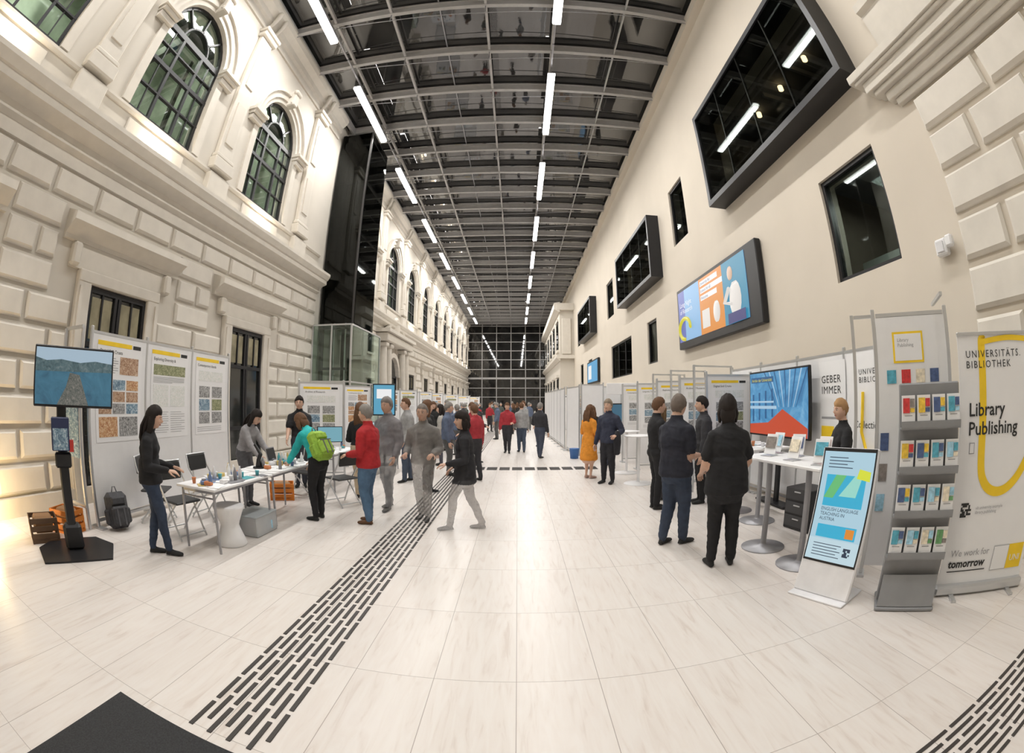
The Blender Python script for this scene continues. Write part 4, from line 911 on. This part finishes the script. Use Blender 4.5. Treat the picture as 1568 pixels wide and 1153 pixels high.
def person(name,loc,heading,h,top,pants,shoe=(.02,.02,.02),hair=(.03,.02,.015),skin='l',style='short',fem=False,lean=0.,bend=0.,hyaw=0.,hpitch=0.,feet=((-.07,0),(.07,0)),
           hands=None,sleeve='long',coat=0.,skirt=None,al=1.,alp=None,vox=.017,extra=None,seed=0,bare=False,curl=.5,toe=(8,-8),heavy=1.08,belly=0.):
    alp=al if alp is None else alp
    H=h; mb=MB(); tm=MB(); segs=[]
    z3=Vector
    pel=z3((0,-.25*math.sin(rad(lean))*.25*H,.545*H))
    fx=[z3((f[0]*H/1.7,f[1]*H/1.7,.045*H)) for f in feet]
    maxd=.487*H
    for i,f in enumerate(fx):
        sx=(-1,1)[i]*.05*H; dxy=math.hypot(f.x-sx,f.y-pel.y)
        zmax=.045*H+math.sqrt(max(.01,maxd**2-dxy**2))+.009*H; pel.z=min(pel.z,zmax)
    D=mat('tmpm',(1,1,1))
    ln=rad(lean); S=z3((0,math.sin(ln),math.cos(ln)))
    def add(pts,rs,labs,side=None,n=12):
        tm.tube(pts,rs,D,n,side=side)
        for i in range(len(pts)-1):
            g=lambda r:(r if not isinstance(r,tuple) else (r[0]*.4+r[1]*.6))
            segs.append((pts[i],pts[i+1],g(rs[i]),g(rs[i+1]),labs[i] if isinstance(labs,list) else labs))
    if fem: rings=[(-.05,.072,.058),(-.015,.099,.074),(.03,.094,.070),(.075,.076,.058),(.13,.079,.062),(.19,.088,.068),(.235,.094,.064),(.268,.094,.054),(.288,.072,.044),(.303,.046,.037),(.318,.031,.032),(.345,.0275,.030),(.375,.028,.031)]
    else: rings=[(-.05,.072,.058),(-.015,.095,.070),(.03,.092,.068),(.075,.086,.063),(.13,.092,.067),(.19,.103,.073),(.235,.112,.070),(.268,.110,.058),(.290,.086,.047),(.306,.055,.040),(.320,.036,.036),(.345,.033,.034),(.375,.033,.035)]
    rings=[(o,rx*(heavy if o<.2 else 1+(heavy-1)*.5),ry*(heavy if .0<o<.2 else 1+(heavy-1)*.4)) for o,rx,ry in rings]
    bd=rad(bend); pts=[]; cur=pel.copy()-S*.05*H; last=-.05
    for o,rx,ry in rings:
        ang=ln+bd*max(0,min(1,(o-.05)/.3)); dd=z3((0,math.sin(ang),math.cos(ang)))
        cur=cur+dd*(o-last)*H; last=o; pts.append(cur.copy())
    UP=dd; fw=z3((0,UP.z,-UP.y))
    pts[-2]+=fw*.004*H; pts[-1]+=fw*.014*H
    labs=['torso']*9+['skin']*4
    add(pts,[(r[1]*H,r[2]*H) for r in rings],labs,side=(1,0,0),n=20)
    if fem:
        for s in(-1,1): tm.ell(pts[5]+z3((s*.040*H,.042*H,.004*H)),(.034*H,.034*H,.036*H),D,8)
    if belly: tm.ell(pts[3]+fw*.03*H,(.075*H,.065*H+belly*H,.08*H),D,10)
    for s in(-1,1): tm.ell(pel+z3((s*.042*H,-.030*H,-.012*H)),(.046*H,.046*H,.05*H),D,8)
    if coat>0:
        add([pel+S*.12*H,pel+S*.03*H,pel-z3((0,0,coat*.5*H)),pel-z3((0,0,coat*H))],[(.088*H*heavy,.070*H*heavy),(.100*H*heavy,.077*H*heavy),(.104*H*heavy,.083*H*heavy),(.105*H*heavy,.085*H*heavy)],'torso',side=(1,0,0),n=20)
    if skirt:
        add([pel+S*.06*H,pel,pel-z3((0,0,.12*H)),pel-z3((0,0,skirt*H))],[(.078*H,.06*H),(.098*H,.076*H),(.115*H,.095*H),(.13*H,.11*H)],'torso',side=(1,0,0),n=20)
    hem=(-(coat+.012)*H if coat else (-(skirt+.02)*H if skirt else .035*H))
    for i,f in enumerate(fx):
        s=(-1,1)[i]; hip=pel+z3((s*.048*H,0,-.012*H)); kn,an=ik(hip,f,.245*H,.242*H,(0,1,.05))
        LG='legskin' if bare else 'pants'
        r=(.060,.054,.041,.038,.031,.029) if not bare else (.055,.045,.031,.031,.021,.018)
        r=[x*H*(1.0 if not fem else .93)*(1+(heavy-1)*.6) for x in r]
        calf=kn.lerp(an,.35)+z3((0,-.006*H,0))
        add([hip,hip.lerp(kn,.45)+z3((0,.006*H,0)),kn,calf,kn.lerp(an,.75),an+z3((0,0,.008*H))],r,LG,n=12)
        ta=rad(toe[i]); fd=z3((-math.sin(ta),math.cos(ta),0)); q=z3((f.x,f.y,0))
        add([an-z3((0,0,.005*H)),q-fd*.024*H+z3((0,0,.020*H)),q+fd*.03*H+z3((0,0,.021*H)),q+fd*.075*H+z3((0,0,.016*H)),q+fd*.105*H+z3((0,0,.013*H))],[.021*H,(.020*H,.020*H),(.022*H,.021*H),(.027*H,.0165*H),(.021*H,.0125*H)],'shoe',side=fd.cross(z3((0,0,1))),n=14)
    sh0=pts[7]
    if hands is None: hands=((-.16,.06,.48),(.16,.06,.48))
    HM=[]
    for i,t in enumerate(hands):
        s=(-1,1)[i]; sh=sh0+z3((s*(.095 if not fem else .080)*H*(1+(heavy-1)*.4),0,0))-UP*.014*H
        tg=z3(t)*H; el,wr=ik(sh,tg,.172*H,.152*H,(s*.28,-1,-.25))
        thick=1.12 if sleeve=='long' else 1.
        r=[x*H*thick*(1. if not fem else .88)*(1+(heavy-1)*.5) for x in(.036,.034,.030,.027,.024,.0175)]
        if sleeve!='long': r=[r[0]*1.05,r[1]*1.05,r[2]*.9,r[3]*.88,r[4]*.8,r[5]*.85]
        m1=el.lerp(wr,.3)
        if sleeve!='long':
            add([sh,sh.lerp(el,.4),sh.lerp(el,.72)],[r[0],r[1]*1.08,r[1]*1.12],'top',n=12)
            add([sh.lerp(el,.5),el,m1,el.lerp(wr,.7),wr],[r[2],r[2],r[3],r[4],r[5]],'skin',n=12)
        else: add([sh,sh.lerp(el,.45),sh.lerp(el,.78),el,m1,el.lerp(wr,.7),wr],[r[0],r[1],r[1]*.95,r[2],r[3],r[4],r[5]],'top',n=12)
        segs.append((sh0,sh,.04*H,.04*H,'top'))
        HM.append((wr,(wr-el),s,el))
    matmap={'top':cmat('cloth',top,al),'pants':cmat('cloth',pants,alp),'shoe':cmat('shoe',shoe,alp),'skin':cmat('skin',SK[skin],al)}
    remesh_into(mb,tm,segs,vox,matmap,seed,pel,S,hem,bare)
    for wr,d,s,el in HM:
        nrm=z3((-s,.15,0)) if abs(d.normalized().z)>.6 else z3((-s*.3,0,-1))
        dd=d.normalized()
        sdir=dd.cross((nrm-dd*nrm.dot(dd)).normalized()); sd=1 if sdir.dot(z3((0,1,.3)))>0 else -1
        hand(mb,wr+dd*.004*H,d,nrm,sd,H,matmap['skin'],curl,6)
    ho=pts[-1]+UP*.030*H+fw*.010*H
    head(mb,ho,H,rad(hyaw),rad(hpitch),SK[skin],hair,style,al,fem,22 if vox<.02 else 14)
    if extra: extra(mb,pel,pts,H,HM)
    return mb.obj(name,loc,rad(heading))
BK=(.012,.012,.014)
DKH=(.015,.01,.008); BRH=(.12,.06,.03); GYH=(.22,.205,.19)
person('woman_standing',(-3.80,3.36,0),-55,1.58,BK,(.03,.045,.08),hair=DKH,style='long',fem=True,coat=.02,feet=((-.02,-.10),(.05,.14)),hands=((-.08,.17,.60),(.10,.16,.60)),hpitch=12,bend=8,vox=.012,seed=1)
person('woman_leaning_over_table',(-4.25,6.0,0),-95,1.58,(.3,.29,.3),(.1,.1,.11),hair=DKH,style='long',fem=True,lean=14,bend=16,hpitch=30,hands=((-.1,.27,.53),(.1,.27,.53)),seed=2)
person('woman_with_backpack',(-2.79,5.75,0),70,1.6,(.02,.40,.40),BK,hair=BRH,style='bob',fem=True,lean=22,bend=16,hpitch=30,feet=((-.1,-.02),(.1,.05)),hands=((-.1,.28,.5),(.14,.22,.48)),seed=3,vox=.014,
  extra=lambda mb,pel,pts,H,HM: backpack(mb,Matrix.Translation(pts[3]+Vector((0,-.19,-.08)))@Matrix.Rotation(rad(-30),4,'X'),(.26,.44,.05),1.0))
person('woman_standing',(-2.7,7.35,0),10,1.64,BK,(.5,.4,.28),hair=BRH,style='long',fem=True,hands=((-.1,.16,.62),(.12,.14,.6)),seed=4)
person('man_in_red_sweater',(-2.02,5.82,0),78,1.62,(.40,.02,.025),(.08,.15,.25),shoe=(.12,.06,.03),hair=GYH,style='short',hands=((-.09,.15,.60),(.09,.15,.60)),heavy=1.15,coat=.03,belly=.01,vox=.013,seed=5,feet=((-.07,-.02),(.07,.06)),toe=(14,-14))
person('man_walking',(-2.0,6.75,0),160,1.74,(.20,.19,.20),(.26,.26,.27),hair=GYH,style='short',al=.78,alp=.6,hands=((-.14,.1,.5),(.16,.02,.47)),feet=((-.06,.12),(.08,-.12)),coat=.02,seed=6)
person('man_walking',(-1.33,6.25,0),175,1.64,(.22,.21,.20),(.34,.33,.32),hair=GYH,style='grey',al=.75,alp=.5,hands=((-.12,.12,.6),(.12,.12,.6)),feet=((-.07,.08),(.07,-.06)),coat=.02,seed=7)
def tote(mb,pel,pts,H,HM):
    mb.box(pel+Vector((.19,0,.04)),(.05,.26,.3),cmat('cloth',(.5,.5,.49),.8),ch=.02); mb.tube([pel+Vector((.17,-.1,.18)),pts[8]+Vector((.1,0,.02)),pel+Vector((.17,.1,.18))],[.012]*3,cmat('cloth',(.7,.7,.7),.9),6)
person('woman_walking',(-.68,5.78,0),95,1.58,(.02,.02,.024),(.36,.34,.33),shoe=(.2,.19,.19),hair=DKH,style='bob',fem=True,coat=.1,al=.94,alp=.5,hands=((-.11,.14,.58),(.13,.1,.52)),feet=((-.05,.22),(.05,-.24)),hyaw=30,extra=tote,seed=8,vox=.014)
person('man_standing',(-4.2,7.9,0),-160,1.74,BK,(.04,.045,.06),hair=DKH,style='short',sleeve='half',hands=((-.12,.2,.55),(.12,.2,.55)),seed=9)
person('woman_in_orange_dress',(1.58,9.8,0),-50,1.6,(.70,.27,.03),(.6,.4,.3),shoe=(.45,.3,.25),hair=BRH,style='long',fem=True,skirt=.26,bare=True,hands=((-.1,.16,.66),(.12,.14,.6)),seed=10)
def jacket(mb,pel,pts,H,HM):
    w=HM[0][0]; mb.tube([w+Vector((0,-.08,.05)),w+Vector((-.01,-.04,-.14)),w+Vector((-.01,-.03,-.38))],[(.1,.05),(.13,.06),(.11,.04)],cmat('cloth',(.02,.02,.025),1),12,side=(0,1,0))
person('man_with_jacket',(1.9,9.15,0),140,1.72,(.03,.035,.06),(.02,.02,.025),hair=(.25,.2,.15),style='short',hands=((-.16,.12,.6),(.17,.03,.47)),extra=jacket,coat=.03,seed=11,feet=((-.1,0),(.09,.03)))
person('man_standing',(2.16,6.7,0),-85,1.72,BK,BK,hair=BRH,style='short',hands=((-.12,.17,.6),(.12,.17,.6)),seed=12)
person('woman_standing',(2.42,7.3,0),-60,1.6,(.09,.08,.09),(.05,.05,.06),hair=(.2,.12,.06),style='long',fem=True,hands=((-.1,.16,.62),(.12,.14,.6)),al=.9,seed=13)
person('man_in_dark_tshirt',(1.82,4.88,0),-60,1.74,(.018,.02,.032),(.03,.045,.08),hair=(.16,.13,.11),style='short',sleeve='half',hands=((-.08,.17,.63),(.07,.17,.61)),heavy=1.2,belly=.012,coat=.04,al=.92,alp=.9,seed=14,vox=.013,feet=((-.08,-.08),(.08,.1)),hyaw=15)
person('woman_in_black',(2.06,4.0,0),-12,1.71,(.008,.008,.009),(.008,.008,.009),hair=DKH,style='bob',fem=True,heavy=1.28,coat=.07,sleeve='half',hands=((-.13,.14,.56),(.14,.16,.56)),feet=((-.1,0),(.12,.02)),seed=15,vox=.013,hyaw=-12)
person('woman_at_counter',(3.72,4.05,0),75,1.64,(.012,.012,.014),(.03,.03,.035),hair=(.38,.22,.10),style='short',fem=True,sleeve='half',hands=((-.12,.2,.6),(.12,.2,.6)),seed=16,vox=.014,hyaw=10)
person('man_standing',(3.05,6.85,0),80,1.73,(.03,.03,.04),BK,hair=DKH,style='short',seed=17)
base=[]
specs=[((.03,.03,.035),(.05,.06,.09),'short',False),((.35,.03,.04),(.03,.03,.04),'short',False),((.3,.3,.3),(.06,.08,.12),'grey',False),((.02,.02,.02),(.02,.02,.02),'long',True),((.10,.13,.2),(.1,.1,.1),'short',False),((.4,.38,.35),(.08,.08,.1),'long',True),((.08,.09,.08),(.25,.22,.18),'bun',True)]
spots=[(-.33,15.0),(.15,15.2),(.68,13.6),(-1.6,10.2),(-2.3,9.2),(-2.0,11.8),(-1.2,12.6),(-2.6,12.8),(-.9,9.6),(-2.4,15.4),(-1.5,16.4),(-2.7,14.3),(-1.9,19),(-.9,20.5),(.3,19.5),(1.0,22),(-2.6,21.5),(-.2,24),(-1.6,26),(.7,27),(-2.6,28),(0,31),(-1.2,33),(1.0,35),(-2.1,37),(.2,41),(-1.0,45),(-2.8,18.2),(-2.1,23.7),(.9,17.2),(2.4,11.7),(2.2,12.9),(-2.9,25),(-.4,37),(-2.4,42),(.9,47),(-2.8,34),(-1.7,8.2),(-1.1,11.0),(-1.9,14.2),(-2.9,16.6),(-.2,27.5),(-1.5,30)]
for i,(x,y) in enumerate(spots):
    k=(1,2,0)[i] if i<3 else (0,3,6,4,2,5,0,3,1,4)[i%10]
    f=[q for q in base if q[0]==k]
    if not f:
        t,p,st,fm=specs[k]
        o=person('visitor_walking' if i<3 else 'visitor_standing',(x,y,0),R.choice((0,180,90,-90,20,160)) if i>2 else (175,10,-30)[i],1.66 if not fm else 1.6,t,p,hair=R.choice((DKH,BRH,GYH)),style=st,fem=fm,vox=.024,seed=30+i,feet=((-.07,.1),(.07,-.1)) if i<3 else ((-.08,0),(.08,.04)),hands=((-.14,.1,.5),(.15,.05,.48)) if i%2 else ((-.12,.17,.62),(.15,.04,.47)),coat=.02 if i%2 else 0)
        base.append((k,o.data))
    else:
        o=bpy.data.objects.new('visitor_standing',f[0][1]); o.location=(x,y,0); o.rotation_euler=(0,0,R.uniform(0,6.28)); s=R.uniform(.95,1.06); o.scale=(s,s,s); COL.objects.link(o)
# ------------------------------------------------------------------ world, camera
w=bpy.data.worlds.new('night'); scene.world=w; w.use_nodes=True; w.node_tree.nodes['Background'].inputs[0].default_value=(.01,.012,.02,1); w.node_tree.nodes['Background'].inputs[1].default_value=1
cd=bpy.data.cameras.new('camera'); cam=bpy.data.objects.new('camera',cd); COL.objects.link(cam); scene.camera=cam
cam.location=(0,0,1.7); cam.rotation_euler=(rad(93.3),0,rad(.66)); cd.sensor_width=36; cd.lens=15.8; cd.clip_start=.05; cd.clip_end=200
cd.type='PANO'
cd.panorama_type='FISHEYE_EQUISOLID'; cd.fisheye_lens=15.796; cd.fisheye_fov=rad(220)
try:
    scene.view_settings.view_transform='Standard'; scene.view_settings.exposure=0
except Exception as e: print(e)
